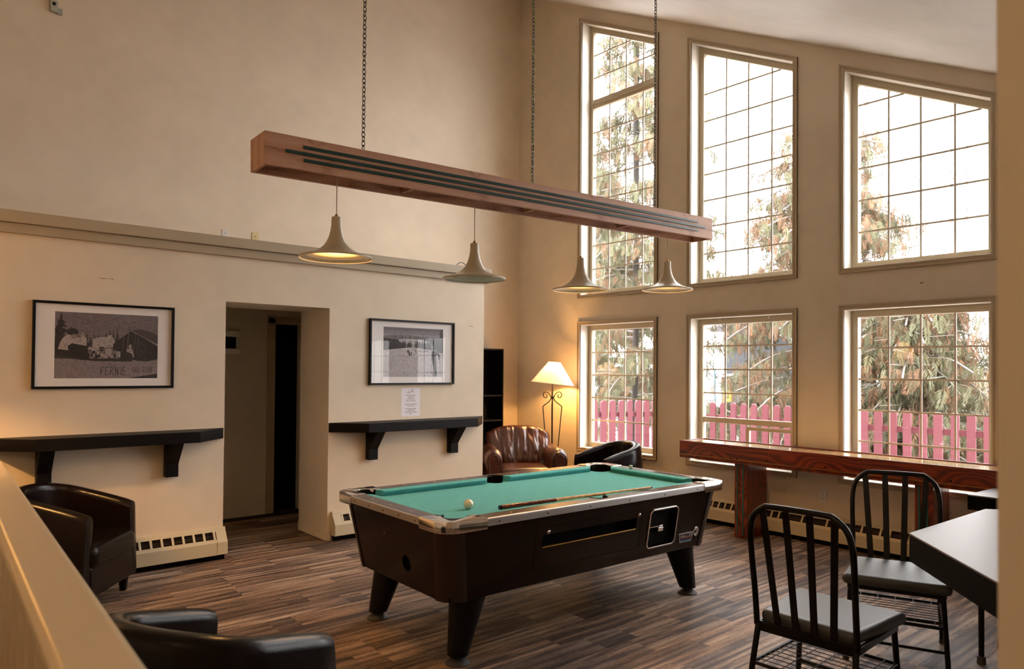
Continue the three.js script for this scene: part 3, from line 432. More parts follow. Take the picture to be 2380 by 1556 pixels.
  let x = 440; for (const ch of 'FERNIE') { ltr[ch].forEach(l => st(l.map(([u, v]) => [x + u * 44, 528 + v * 76]))); x += ch === 'I' ? 26 : 48; }
  g.lineWidth = 5; x = 760; for (const ch of 'SKI') { ltr[ch].forEach(l => st(l.map(([u, v]) => [x + u * 28, 527 + v * 54]))); x += 29; } x = 868; for (const ch of 'CLUB') { ltr[ch].forEach(l => st(l.map(([u, v]) => [x + u * 26, 522 + v * 54]))); x += 27; }
  g.fillStyle = '#1d1619'; g.beginPath(); g.moveTo(700, 640); g.lineTo(900, 612); g.lineTo(1024, 592); g.lineTo(1024, 640); g.fill(); grain(g, 1024, 640, r, 0.5); return canvasTex(c);
}
function printSlope() {
  const [c, g] = canvas(1024, 860), r = rng(9); const gr = ['#6f6b6e', '#87838a', '#9a969b']; for (let y = 0; y < 160; y++) { g.fillStyle = gr[Math.min(2, Math.floor(y / 55))]; g.fillRect(0, y, 1024, 2); }
  g.fillStyle = '#a3a0a3'; g.fillRect(0, 120, 1024, 740); g.fillStyle = '#7d797c'; g.beginPath(); g.moveTo(0, 150); g.quadraticCurveTo(350, 90, 620, 150); g.quadraticCurveTo(800, 190, 1024, 170); g.lineTo(1024, 240); g.lineTo(0, 240); g.fill();
  for (let i = 0; i < 90; i++) fir(g, 1024 * r(), 170 + 40 * r(), 20 + 45 * r(), 6, '#3a3639', r); for (let i = 0; i < 40; i++) fir(g, 640 + 384 * r(), 215, 35 + 20 * r(), 12, '#2c282b', r);
  g.fillStyle = '#c7c2c6'; g.beginPath(); g.moveTo(230, 215); g.quadraticCurveTo(480, 170, 760, 230); g.lineTo(760, 300); g.lineTo(230, 260); g.fill(); g.fillStyle = '#161214'; g.beginPath(); g.moveTo(0, 190); g.lineTo(240, 210); g.lineTo(300, 300); g.lineTo(290, 390); g.lineTo(0, 410); g.fill();
  for (let i = 0; i < 34; i++) { const x = 260 + 200 * r(); fir(g, x, 330 + 60 * r(), 80 + 60 * r(), 24, '#1d1a1c', r); } for (let i = 0; i < 40; i++) { const x = 520 + 290 * r(); fir(g, x, 345 + 30 * r(), 100 + 60 * r(), 28, '#1f1b1e', r); }
  g.fillStyle = '#26262b'; g.beginPath(); g.moveTo(780, 220); g.lineTo(1024, 180); g.lineTo(1024, 470); g.lineTo(900, 390); g.fill(); g.fillStyle = '#2b2629'; g.fillRect(980, 0, 44, 190); g.strokeStyle = '#2b2629'; g.lineWidth = 4; for (let i = 0; i < 16; i++) { g.beginPath(); g.moveTo(1000, 170 * r()); g.lineTo(940 + 50 * r(), 40 + 130 * r()); g.stroke(); }
  g.fillStyle = '#cbc6ca'; g.beginPath(); g.moveTo(0, 400); g.lineTo(300, 360); g.lineTo(470, 340); g.lineTo(530, 340); g.lineTo(700, 370); g.lineTo(1024, 440); g.lineTo(1024, 860); g.lineTo(0, 860); g.fill();
  g.fillStyle = '#aba7ab'; for (let i = 0; i < 900; i++) g.fillRect(1024 * r(), 470 + 390 * r(), 14 + 40 * r(), 2);
  blob(g, 410, 415, 18, 26, '#1b1719'); g.fillStyle = '#1b1719'; g.fillRect(420, 430, 26, 60); g.fillRect(455, 425, 16, 60); for (let i = 0; i < 26; i++) g.fillRect(520 + 290 * r(), 385 + 28 * r(), 10, 12);
  // skier seen from behind
  const k = '#26282b'; blob(g, 872, 358, 26, 32, k); g.fillStyle = k; g.beginPath(); g.moveTo(820, 400); g.lineTo(905, 395); g.lineTo(950, 430); g.lineTo(978, 500); g.lineTo(965, 560); g.lineTo(945, 545); g.lineTo(935, 470); g.lineTo(905, 455); g.lineTo(905, 560); g.lineTo(912, 700); g.lineTo(920, 850); g.lineTo(872, 850); g.lineTo(850, 640); g.lineTo(820, 560); g.fill();
  g.strokeStyle = k; g.lineWidth = 4; g.beginPath(); g.moveTo(968, 560); g.lineTo(985, 850); g.stroke(); g.beginPath(); g.moveTo(825, 550); g.lineTo(800, 850); g.stroke(); g.lineWidth = 9; g.beginPath(); g.moveTo(820, 770); g.lineTo(870, 850); g.stroke(); grain(g, 1024, 860, r, 0.3); return canvasTex(c);
}
function picture(z0, z1, y0, y1, inset, tex, label) {
  const zc = (z0 + z1) / 2, yc = (y0 + y1) / 2, w = z1 - z0, h = y1 - y0, t = thing('framed_photograph', label, 'picture', [D, yc, zc], Math.PI / 2, 'framed photographs on the cream wall'), f = 0.018, dp = 0.03;
  const fr = ring(rectP(-w / 2, w / 2, -h / 2, h / 2), rectP(-w / 2 + f, w / 2 - f, -h / 2 + f, h / 2 - f), dp - 0.004, 0.002, 0.002); obj('frame', fr, M.frame, t);
  obj('backing_mat', box(w - 2 * f + 0.004, h - 2 * f + 0.004, 0.008, 0, 0, 0.006), M.mat, t);
  const [l, r, b, u] = inset, p = obj('print', new THREE.PlaneGeometry(w - l - r, h - b - u), S('#ffffff', { map: tex, roughness: 0.6 }), t); p.position.set((l - r) / 2, (b - u) / 2, 0.0104);
  const g = obj('glass', new THREE.PlaneGeometry(w - 2 * f, h - 2 * f), M.picGlass, t); g.position.z = 0.02;
}
picture(4.737, 5.662, 1.385, 2.0075, [0.135, 0.115, 0.075, 0.072], printSkiClub(), 'black-framed old photograph with snow lettering in front of a cabin');
picture(2.050, 3.023, 1.393, 2.018, [0.152, 0.135, 0.075, 0.072], printSlope(), 'black-framed photograph of a skier above a snowy slope, over the notice');
{
  const [c, g] = canvas(420, 540); g.fillStyle = '#e6e2e8'; g.fillRect(0, 0, 420, 540); g.strokeStyle = '#3a3438'; g.fillStyle = '#3a3438'; g.lineWidth = 6; g.beginPath(); g.moveTo(195, 95); g.lineTo(240, 24); g.lineTo(285, 92); g.moveTo(225, 52); g.lineTo(250, 70); g.lineTo(262, 55); g.moveTo(120, 92); g.lineTo(205, 92); g.moveTo(150, 70); g.lineTo(190, 66); g.stroke();
  g.textAlign = 'center'; const ln = (t, y, s, b = true) => { g.font = (b ? 'bold ' : '') + s + 'px sans-serif'; g.fillText(t, 214, y); };
  ln('THE POOL TABLE IS', 150, 25); ln('AVAILABLE', 184, 24); ln('FOR GUEST USE', 218, 24); ln('10AM - 10PM DAILY', 254, 24); ln('QUIET TIMES ARE FROM', 318, 23); ln('10PM TO 7AM.', 352, 24); ln('NO FOOD OR DRINKS', 404, 24); ln('ALLOWED NEAR', 436, 23); ln('UNATTENDED CHILDREN', 470, 23); ln('AREA.', 502, 22);
  const n = thing('paper_notice', 'white printed paper notice taped below the skier photograph', 'notice', [D + 0.001, 1.222, 2.555], Math.PI / 2); const p = obj('sheet', box(0.215, 0.276, 0.0008), S('#e6e2e8', { roughness: 0.85 }), n); const q = obj('printing', new THREE.PlaneGeometry(0.213, 0.274), S('#ffffff', { map: canvasTex(c), roughness: 0.85 }), n); q.position.z = 0.0007;
}
// ---------------------------------------------------------------- wall plates and small things on the walls
function plate(name, pos, turn, mat, kind, label) {
  const t = thing(name, label, 'wall plate', pos, turn); obj('cover', box(0.072, 0.116, 0.007, 0, 0, 0.0035, 0.003), mat, t);
  if (kind === 'duplex') for (const y of [0.02, -0.02]) { const f = obj('socket_face', (() => { const c = new THREE.CylinderGeometry(0.0165, 0.0165, 0.003, 24); c.rotateX(Math.PI / 2); c.scale(1, 0.85, 1); c.translate(0, y, 0.0078); return c; })(), mat, t); obj('slot', [box(0.0025, 0.008, 0.002, -0.006, y + 0.003, 0.009), box(0.0025, 0.007, 0.002, 0.006, y + 0.003, 0.009), box(0.005, 0.005, 0.002, 0, y - 0.007, 0.009)], M.black, f); }
  else obj('jack', rod([0, 0.012, 0.006], [0, 0.012, 0.016], 0.006), M.brass, t);
  return t;
}
plate('wall_outlet', [0, 2.868, 3.893], Math.PI / 2, M.plateWhite, 'duplex', 'white duplex outlet peeking above the ledge, left of the beige plate');
plate('cable_plate', [0, 2.88, 3.592], Math.PI / 2, M.plateBeige, 'jack', 'beige cable plate peeking above the ledge beside the white outlet');
plate('wall_outlet', [4.211, 0.424, 0], 0, M.plateWhite, 'duplex', 'white duplex outlet low on the window wall under the shuffleboard table');
plate('wall_outlet', [2.589, 0.43, 0], 0, M.plateWhite, 'duplex', 'white outlet plate low on the window wall, just past the pool table corner');
{
  const t = thing('sensor_box', 'small grey alarm sensor high on the upper left wall', 'sensor', [0, 4.66, 5.385], Math.PI / 2); obj('housing', box(0.06, 0.10, 0.03, 0, 0.01, 0.015, 0.006), S('#a9aa9c', { roughness: 0.5 }), t); obj('lens', (() => { const g = new THREE.SphereGeometry(0.013, 16, 10); g.scale(1, 1.2, 0.6); g.translate(0, 0.028, 0.03); return g; })(), M.black, t); obj('side_box', box(0.04, 0.055, 0.022, 0.045, -0.022, 0.012, 0.004), S('#a3a49a', { roughness: 0.5 }), t);
  const w = single('wire_loop', tube([[1.25, 2.612, 1.96], [1.25, 2.65, 1.93], [1.25, 2.668, 1.885], [1.25, 2.655, 1.84], [1.25, 2.61, 1.80]], 0.004, 24, 6), S('#3c4a58', { roughness: 0.5 }), 'dark loop of wire standing on the ledge behind the second pendant', 'wire');
  const h = thing('hall_fixture', 'beige wall box with a dark centre on the hallway wall', 'wall fixture', [-0.18, 1.80, 3.77], Math.PI / 2); obj('back_plate', box(0.14, 0.2, 0.02, 0, 0, 0.01, 0.004), M.casing, h); obj('cap', box(0.16, 0.06, 0.06, 0, 0.09, 0.03, 0.006), M.jamb, h); obj('foot', box(0.17, 0.06, 0.065, 0, -0.09, 0.032, 0.006), M.jamb, h); obj('dark_panel', box(0.11, 0.12, 0.035, -0.01, 0, 0.025), M.black, h); obj('side_bar', box(0.012, 0.12, 0.04, 0.055, 0, 0.03), M.jamb, h);
  for (const [a, lab] of [[[box(0.003, 0.004, 0.028, D + 0.001, 2.196, 5.23), box(0.004, 0.005, 0.006, D + 0.001, 2.199, 5.252), box(0.004, 0.005, 0.006, D + 0.001, 2.193, 5.165), box(0.002, 0.002, 0.06, D + 0.0008, 2.197, 5.19)], 'old screw anchor marks on the wall above the larger photograph'], [[box(0.002, 0.004, 0.05, D + 0.0008, 1.998, 1.83), box(0.002, 0.003, 0.03, D + 0.0008, 1.994, 1.80)], 'grey scuff on the wall right of the skier photograph']]) single('wall_mark', a, S('#8a6f55', { roughness: 0.8 }), lab, 'mark');
  single('wall_mark', box(0.028, 0.01, 0.003, 5.036, 2.287, 0.0012, 0.001), S('#8a6a4c', { roughness: 0.8 }), 'dark nick on the window wall below the third tall window', 'mark');
}

// ---------------------------------------------------------------- baseboard heaters (local x along the wall, local z out of the wall)
function heater(len, pos, turn, label, capL, capR, pitchOf) {
  const t = thing('baseboard_heater', label, 'heater', pos, turn, 'baseboard heaters');
  const prof = [[0, 0.255], [0.02, 0.255], [0.026, 0.243], [0.03, 0.232], [0.088, 0.145], [0.09, 0.05], [0.078, 0.045], [0, 0.045]];
  const ex = (pts, x0, x1) => { const g = extrude(shapeOf(pts), x1 - x0); g.rotateY(Math.PI / 2); g.scale(1, 1, -1); g.translate(x0, 0, 0); const q = flat(g), p = q.attributes.position, n = q.attributes.normal; for (let i = 0; i < p.count; i += 3) for (const at of [p, n]) { const s = [at.getX(i), at.getY(i), at.getZ(i)]; at.setXYZ(i, at.getX(i + 1), at.getY(i + 1), at.getZ(i + 1)); at.setXYZ(i + 1, ...s); } q.computeVertexNormals(); return q; };
  const z = 0.0; // profile is [out, up]; extrude runs along the wall
  const a = capL ? 0.075 : 0, b = len - (capR ? 0.075 : 0);
  obj('top_rail', ex([[0, 0.255], [0.02, 0.255], [0.027, 0.243], [0.036, 0.226], [0.030, 0.222], [0.014, 0.24], [0, 0.24]], a, b), M.heater, t);
  obj('front_cover', ex([[0.071, 0.172], [0.088, 0.147], [0.09, 0.05], [0.078, 0.045], [0.078, 0.14], [0.066, 0.166]], a, b), M.heater, t);
  obj('back_plate', box(b - a, 0.2, 0.006, (a + b) / 2, 0.145, 0.003), M.heaterDark, t);
  obj('toe_kick', box(len - 0.02, 0.046, 0.05, len / 2, 0.023, 0.027), M.dark, t);
  obj('fin_core', box(b - a - 0.02, 0.10, 0.035, (a + b) / 2, 0.15, 0.03), M.heaterDark, t);
  const sl = Math.atan2(0.172 - 0.226, 0.071 - 0.036), L = Math.hypot(0.035, 0.054) + 0.012;
  obj('louvre_lines', [0.25, 0.5, 0.75].map(k => box(b - a, 0.0012, 0.004, (a + b) / 2, 0.224 - 0.053 * k, 0.031 + 0.034 * k)), M.fin, t);
  let x = a + 0.012; let i = 0; while (x < b - 0.01) { const g = box(0.017, L, 0.004, 0, 0, 0, 0.001); g.rotateX(-(Math.PI / 2 + sl)); g.translate(x, 0.199, 0.0545); obj('grille_bar', g, M.heater, t); x += pitchOf(i++); }
  for (const [on, x0, x1] of [[capL, -0.002, 0.076], [capR, len - 0.076, len + 0.002]]) if (on) obj('end_cap', ex(prof.map(([o, u]) => [o ? o + 0.0025 : 0, u + 0.002]), x0, x1), M.heater, t);
}
heater(2.2, [D, 0, 6.53], Math.PI / 2, 'cream baseboard heater beside the black tub chair at left', true, true, () => 0.0777);
heater(1.7, [D, 0, 3.385], Math.PI / 2, 'cream baseboard heater right of the doorway behind the pool table', true, true, () => 0.0777);
heater(4.4, [2.72, 0, 0], 0, 'long cream baseboard heater along the window wall', true, true, i => i < 14 ? 0.072 : (i % 2 ? 0.155 : 0.075));

// ---------------------------------------------------------------- shuffleboard table under the windows
{
  const x0 = 2.985, x1 = 6.3, z0 = 0.05, z1 = 0.465, t = thing('shuffleboard_table', 'long red oak shuffleboard table under the windows', 'shuffleboard table', [0, 0, 0]), L = x1 - x0, xc = (x0 + x1) / 2;
  for (const [z, s] of [[z1 - 0.012, 1], [z0 + 0.012, -1]]) { const b = obj('side_board', uvm(box(L, 0.155, 0.024, xc, 0.783, z, 0.004), 'x', 0.3, s), M.oak, t); if (s > 0) { obj('brass_strip', box(L + 0.002, 0.006, 0.004, xc, 0.728, z1 + 0.001), M.brass, b); for (const [x, y] of [[3.04, 0.748], [3.36, 0.75], [3.565, 0.735], [3.625, 0.737], [3.93, 0.752], [4.46, 0.752], [4.95, 0.752], [5.4, 0.752]]) obj('bolt', rod([x, y, z1], [x, y, z1 + 0.004], 0.0085, 0.0075, 12), M.black, b); } }
  for (const x of [x0 + 0.012, x1 - 0.012]) obj('end_board', uvm(box(0.022, 0.155, z1 - z0 - 0.048, x, 0.783, (z0 + z1) / 2, 0.003), 'z'), M.oak, t);
  obj('base_board', uvm(box(L, 0.022, z1 - z0, xc, 0.706, (z0 + z1) / 2, 0.003), 'x'), M.oak, t);
  obj('playfield', uvm(box(L - 0.05, 0.03, z1 - z0 - 0.056, xc, 0.836, (z0 + z1) / 2, 0.004), 'x'), M.maple, t); obj('field_bed', box(L - 0.06, 0.1, z1 - z0 - 0.08, xc, 0.77, (z0 + z1) / 2), M.black, t);
  for (const lx of [3.565, 5.13]) { const b = obj('pedestal_leg', uvm(box(0.13, 0.69, 0.34, lx + 0.065, 0.35, 0.235, 0.004), 'y', lx, 0.2), M.oak, t); for (const dx of [0.033, 0.09]) obj('leg_stripe', box(0.012, 0.66, 0.008, lx + dx, 0.355, 0.408, 0.002), M.tealStrip, b); for (const z of [0.1, 0.37]) obj('foot_glide', (() => { const g = new THREE.CylinderGeometry(0.03, 0.034, 0.014, 16); g.translate(lx + 0.065, 0.007, z); return g; })(), M.rubber, b); }
}

// ---------------------------------------------------------------- tub armchairs (local +z is forward)
function makeTub(label, pos, turn) {
  const t = thing('tub_armchair', label, 'armchair', pos, turn, 'black leather tub armchairs');
  // plan of the shell's mid-line: arms at x = +-0.315, half-round back
  const path = [], R = 0.315, zf = 0.30, zb = -0.02; for (let i = 0; i <= 8; i++) path.push([R, zf + (zb - zf) * i / 8]); for (let i = 1; i < 24; i++) { const a = i / 24 * Math.PI; path.push([R * Math.cos(a), zb - 0.275 * Math.sin(a)]); } for (let i = 0; i <= 8; i++) path.push([-R, zb + (zf - zb) * i / 8]);
  const n = path.length, rows = path.map(([x, z], i) => {
    const a = path[Math.max(0, i - 1)], b = path[Math.min(n - 1, i + 1)]; let tx = b[0] - a[0], tz = b[1] - a[1]; const l = Math.hypot(tx, tz); tx /= l; tz /= l; const nx = tz, nz = -tx;   // outward normal
    const s = Math.max(0, Math.min(1, (zf - z) / (zf - (zb - 0.275)))), h = 0.615 + 0.155 * Math.pow(s, 0.85), th = 0.046, flare = 0.045, e = i === 0 || i === n - 1 ? 0.86 : 1;
    const o = []; const put = (d, y) => { const k = (y - 0.1) / 0.6 * flare; o.push([x + nx * (d * e + k), y, z + nz * (d * e + k)]); };
    put(-th, 0.12); put(-th, 0.3); put(-th, 0.45); put(-th, h - 0.05); put(-th * 0.9, h - 0.022); put(-th * 0.55, h - 0.005); put(0, h); put(th * 0.55, h - 0.005); put(th * 0.9, h - 0.022); put(th, h - 0.05); put(th, 0.45); put(th, 0.3); put(th, 0.12); put(th * 0.8, 0.1); put(-th * 0.8, 0.1);
    return o;
  });
  const caps = [0, n - 1].map(i => { const r = rows[i], c = r.reduce((a, p) => [a[0] + p[0] / r.length, a[1] + p[1] / r.length, a[2] + p[2] / r.length], [0, 0, 0]), v = []; for (let k = 0; k < r.length; k++) v.push(...c.map((q, m) => m === 2 ? q + 0.01 : q), ...r[k], ...r[(k + 1) % r.length]); const g = new THREE.BufferGeometry(); g.setAttribute('position', new THREE.Float32BufferAttribute(v, 3)); g.computeVertexNormals(); return g; });
  obj('shell', [toCreasedNormals(flat(gridGeo(rows, true)), 0.9), ...caps], M.leatherBlack, t);
  const seat = new RoundedBoxGeometry(0.56, 0.15, 0.58, 5, 0.055); { const p = seat.attributes.position; for (let i = 0; i < p.count; i++) { const x = p.getX(i), z = p.getZ(i); if (p.getY(i) > 0) p.setY(i, p.getY(i) + 0.018 * (1 - (x / 0.28) ** 2) * (1 - (z / 0.29) ** 2)); } seat.computeVertexNormals(); } seat.translate(0, 0.355, 0.045); obj('seat_cushion', seat, M.leatherBlack, t);
  obj('front_panel', box(0.55, 0.2, 0.05, 0, 0.2, 0.285, 0.02), M.leatherBlack, t); obj('underside', box(0.56, 0.02, 0.5, 0, 0.11, 0.02), M.dark, t);
  obj('seam', tube([[0, 0.13, zb - 0.275 + 0.047], [0, 0.4, zb - 0.275 + 0.03], [0, 0.74, zb - 0.275 + 0.005]], 0.003, 12, 5), M.dark, t);
  for (const [x, z] of [[0.27, 0.25], [-0.27, 0.25], [0.22, -0.2], [-0.22, -0.2]]) { const g = new THREE.CylinderGeometry(0.034, 0.024, 0.1, 4); g.rotateY(Math.PI / 4); g.translate(x, 0.05, z); obj('leg', g, M.black, t); }
  return t;
}
const head = (hx, hz) => Math.atan2(hx, hz);
const tub0 = makeTub('black leather tub armchair under the shelf at left', [1.84, 0, 5.52], head(0.61, -0.79));
copyThing(tub0, [4.83, 0, 5.60], head(-0.412, -0.911), 'black leather tub armchair seen from behind, in front of the near railing');
copyThing(tub0, [2.06, 0, 0.40], head(-0.25, 0.97), 'black leather tub armchair under the first lower window, behind the pool table');

// ---------------------------------------------------------------- brown leather club armchair in the corner (local +z is forward)
{
  const t = thing('club_armchair', 'oxblood leather club armchair with rolled arms beside the floor lamp', 'armchair', [1.10, 0, 0.88], head(0.835, 0.55)); const nz = makeNoise(91);
  // tufted back: vertical channels with wrinkles
  const rows = [], NU = 64, NV = 40; for (let i = 0; i <= NU; i++) { const u = i / NU * 2 - 1, row = []; for (let j = 0; j <= NV; j++) { const v = j / NV; // v: bottom front -> top -> back
      const top = 0.885 - 0.10 * Math.pow(Math.abs(u), 3.2), halfw = 0.345 + 0.035 * Math.sin(Math.min(1, v * 1.4) * Math.PI * 0.5), x = u * halfw;
      let y, z; if (v < 0.62) { const k = v / 0.62; y = 0.34 + (top - 0.07 - 0.34) * k; z = -0.09 - 0.13 * k + 0.05 * Math.sin(k * Math.PI); } else if (v < 0.8) { const a = (v - 0.62) / 0.18 * Math.PI; y = top - 0.07 + 0.07 * Math.sin(a); z = -0.22 - 0.085 + 0.085 * Math.cos(a); } else { const k = (v - 0.8) / 0.2; y = top - 0.07 - (top - 0.27) * k; z = -0.39 - 0.0 * k; }
      const front = v < 0.8 ? Math.min(1, (0.8 - v) * 8) : 0, ch = Math.abs(Math.sin((u * 2.5 + 0.5) * Math.PI)), edge = Math.pow(Math.abs(u), 10);
      z += front * (0.030 * Math.sqrt(ch) - 0.02 + 0.030 * (nz(u * 9 + 20, v * 5) - 0.5) + 0.022 * (nz(u * 22 + 50, v * 14) - 0.5)) - edge * 0.07; row.push([x, y, z]); } rows.push(row); }
  obj('back', gridGeo(rows), M.leatherRed, t);
  const sideSkin = u => { const r = rows[u], v = []; for (let k = 1; k < r.length - 1; k++) v.push(...r[0], ...r[k], ...r[k + 1]); const g = new THREE.BufferGeometry(); g.setAttribute('position', new THREE.Float32BufferAttribute(v, 3)); g.computeVertexNormals(); return g; };
  obj('back_sides', [sideSkin(0), sideSkin(NU)], M.leatherRed, t);
  for (const s of [1, -1]) {
    const c = [s * 0.365, 0.55], rr = 0.125, prof = []; for (let k = 0; k <= 22; k++) { const a = -0.35 * Math.PI + k / 22 * 1.45 * Math.PI; prof.push([c[0] + s * rr * 0.82 * Math.cos(a), c[1] + rr * Math.sin(a)]); } prof.push([c[0] - s * 0.09, 0.3], [c[0] - s * 0.09, 0.08], [c[0] + s * 0.085, 0.08]);
    const ar = [0, 0.03, 0.06, 0.3, 0.62, 0.66, 0.68].map((d, i) => { const k = i === 0 || i === 6 ? 0.90 : i === 1 || i === 5 ? 0.97 : 1; return prof.map(([x, y]) => [c[0] + (x - c[0]) * k, 0.32 + (y - 0.32) * k + (d > 0.06 ? 0.0 : 0), 0.375 - d]); });
    const arm = obj('arm', toCreasedNormals(flat(gridGeo(ar, true)), 0.9), M.leatherRed, t); const f = shapeOf(ar[0].map(p => [p[0], p[1]])), fg = extrude(f, 0.012, 0.008); fg.translate(0, 0, 0.366); obj('arm_front', fg, M.leatherRed, arm);
    const pad = []; for (let k = 0; k <= 20; k++) { const a = -0.5 + k / 20 * (Math.PI + 1.0); pad.push([c[0] + 0.064 * Math.cos(a), c[1] - 0.005 + 0.078 * Math.sin(a)]); } pad.push([c[0] - 0.05, 0.28], [c[0] + 0.05, 0.28]); const pg = extrude(shapeOf(pad), 0.012, 0.01); pg.translate(0, 0, 0.388); obj('arm_panel', pg, M.leatherRed, arm);
    obj('piping', tube([...pad, pad[0]].map(p => [c[0] + (p[0] - c[0]) * 1.12, c[1] + (p[1] - c[1]) * 1.1, 0.392]), 0.006, 90, 6, false, 0.4), M.leatherRed, arm);
  }
  const seat = new RoundedBoxGeometry(0.56, 0.19, 0.56, 6, 0.06); { const p = seat.attributes.position; for (let i = 0; i < p.count; i++) if (p.getY(i) > 0) p.setY(i, p.getY(i) + 0.022 * (1 - (p.getX(i) / 0.28) ** 2) * (1 - (p.getZ(i) / 0.28) ** 2) + 0.008 * (nz(p.getX(i) * 20 + 30, p.getZ(i) * 20 + 30) - 0.5)); seat.computeVertexNormals(); } seat.translate(0, 0.365, 0.12); obj('seat_cushion', seat, M.leatherRed, t);
  obj('base', box(0.66, 0.2, 0.66, 0, 0.17, 0.01, 0.02), M.leatherRed, t); for (const [x, z] of [[0.3, 0.3], [-0.3, 0.3], [0.28, -0.3], [-0.28, -0.3]]) obj('foot', (() => { const g = new THREE.CylinderGeometry(0.035, 0.028, 0.08, 16); g.translate(x, 0.04, z); return g; })(), M.black, t);
}
// ---------------------------------------------------------------- black bookcase in the corner
{
  const t = thing('bookcase', 'tall narrow black bookcase against the far corner wall', 'bookcase', [0, 0, 0]), z0 = 0.47, z1 = 1.27, dp = 0.27, h = 1.81;
  for (const z of [z0 + 0.009, z1 - 0.009]) obj('side', box(dp, h, 0.018, dp / 2, h / 2, z, 0.002), M.black, t); obj('back', box(0.008, h - 0.02, z1 - z0 - 0.02, 0.004, h / 2, (z0 + z1) / 2), M.black, t);
  for (const y of [0.06, 0.42, 0.9, 1.215, h - 0.009]) obj('shelf_board', box(dp - 0.012, 0.018, z1 - z0 - 0.036, dp / 2 + 0.002, y, (z0 + z1) / 2, 0.002), M.black, t);
}
// ---------------------------------------------------------------- iron floor lamps
function floorLamp(label, pos, tilt, power, up = 0, R = 0.262) {
  const t = thing('floor_lamp', label, 'lamp', pos, 0.86, 'iron floor lamps'), sc = k => [-1, 1].map(s => s);
  obj('pole', rod([0, 0.02, 0], [0, 1.46 + up, 0], 0.0085, 0.0085, 12), M.iron, t); obj('collar', [rod([0, 1.195, 0], [0, 1.225, 0], 0.017, 0.017, 14), rod([0, 1.205, 0], [0, 1.215, 0], 0.021, 0.021, 14)], M.iron, t);
  for (const a of [0, Math.PI, Math.PI / 2]) {
    const pts = [[0.03, 0.02], [0.045, 0.3], [0.073, 0.63], [0.112, 1.07], [0.113, 1.10], [0.09, 1.125], [0.045, 1.16], [0.018, 1.195], [0.02, 1.225], [0.045, 1.265], [0.082, 1.283], [0.108, 1.262], [0.110, 1.232], [0.09, 1.21], [0.068, 1.218], [0.064, 1.238], [0.078, 1.246]];
    const g = tube(pts.map(([r, y]) => [r, y, 0]), 0.0062, 120, 8); g.rotateY(a); obj('scroll_leg', g, M.iron, t);
  }
  obj('base_ring', (() => { const g = new THREE.CylinderGeometry(0.13, 0.14, 0.022, 32); g.translate(0, 0.011, 0); return g; })(), M.iron, t);
  const cloth = P(lin(0.86, 0.80, 0.68), { roughness: 0.95, transmission: 0.16, thickness: 0, side: THREE.DoubleSide });
  const sh = new THREE.LatheGeometry([[R, 0], [0.072, 0.262]].map(p => new THREE.Vector2(...p)), 48), tip = (g) => { g.rotateZ(tilt); g.translate(0, 1.382 + up, 0); return g; };
  obj('lamp_shade', tip(sh), cloth, t); obj('shade_trim', tip(merge([(() => { const g = new THREE.TorusGeometry(R, 0.003, 6, 48); g.rotateX(Math.PI / 2); return g; })(), (() => { const g = new THREE.TorusGeometry(0.072, 0.003, 6, 32); g.rotateX(Math.PI / 2); g.translate(0, 0.262, 0); return g; })()])), M.jamb, t);
  obj('harp', tip(tube([[0, 0.07, 0], [0.05, 0.11, 0], [0.06, 0.18, 0], [0.0, 0.25, 0], [-0.06, 0.18, 0], [-0.05, 0.11, 0], [0, 0.07, 0]], 0.0025, 40, 5)), M.iron, t);
  obj('lamp_bulb', tip((() => { const g = new THREE.SphereGeometry(0.03, 20, 14); g.scale(1, 1.25, 1); g.translate(0, 0.13, 0); return g; })()), S('#ffdca0', { emissive: new THREE.Color(1.0, 0.62, 0.24), emissiveIntensity: 8 }), t);
  const l = new THREE.PointLight(WARM, power); l.position.set(-Math.sin(tilt) * 0.13, 1.382 + up + 0.13, 0); l.castShadow = true; l.shadow.radius = 1.4; l.name = 'floor_lamp_light'; t.add(l); return t;
}
floorLamp('lit iron floor lamp with scrolled legs in the far corner', [1.03, 0, 0.335], -0.095, 3.0);
floorLamp('lit iron floor lamp at the end of the railing, left of the tub armchair', [2.38, 0, 6.30], 0.0, 6.0, 0.42, 0.2);

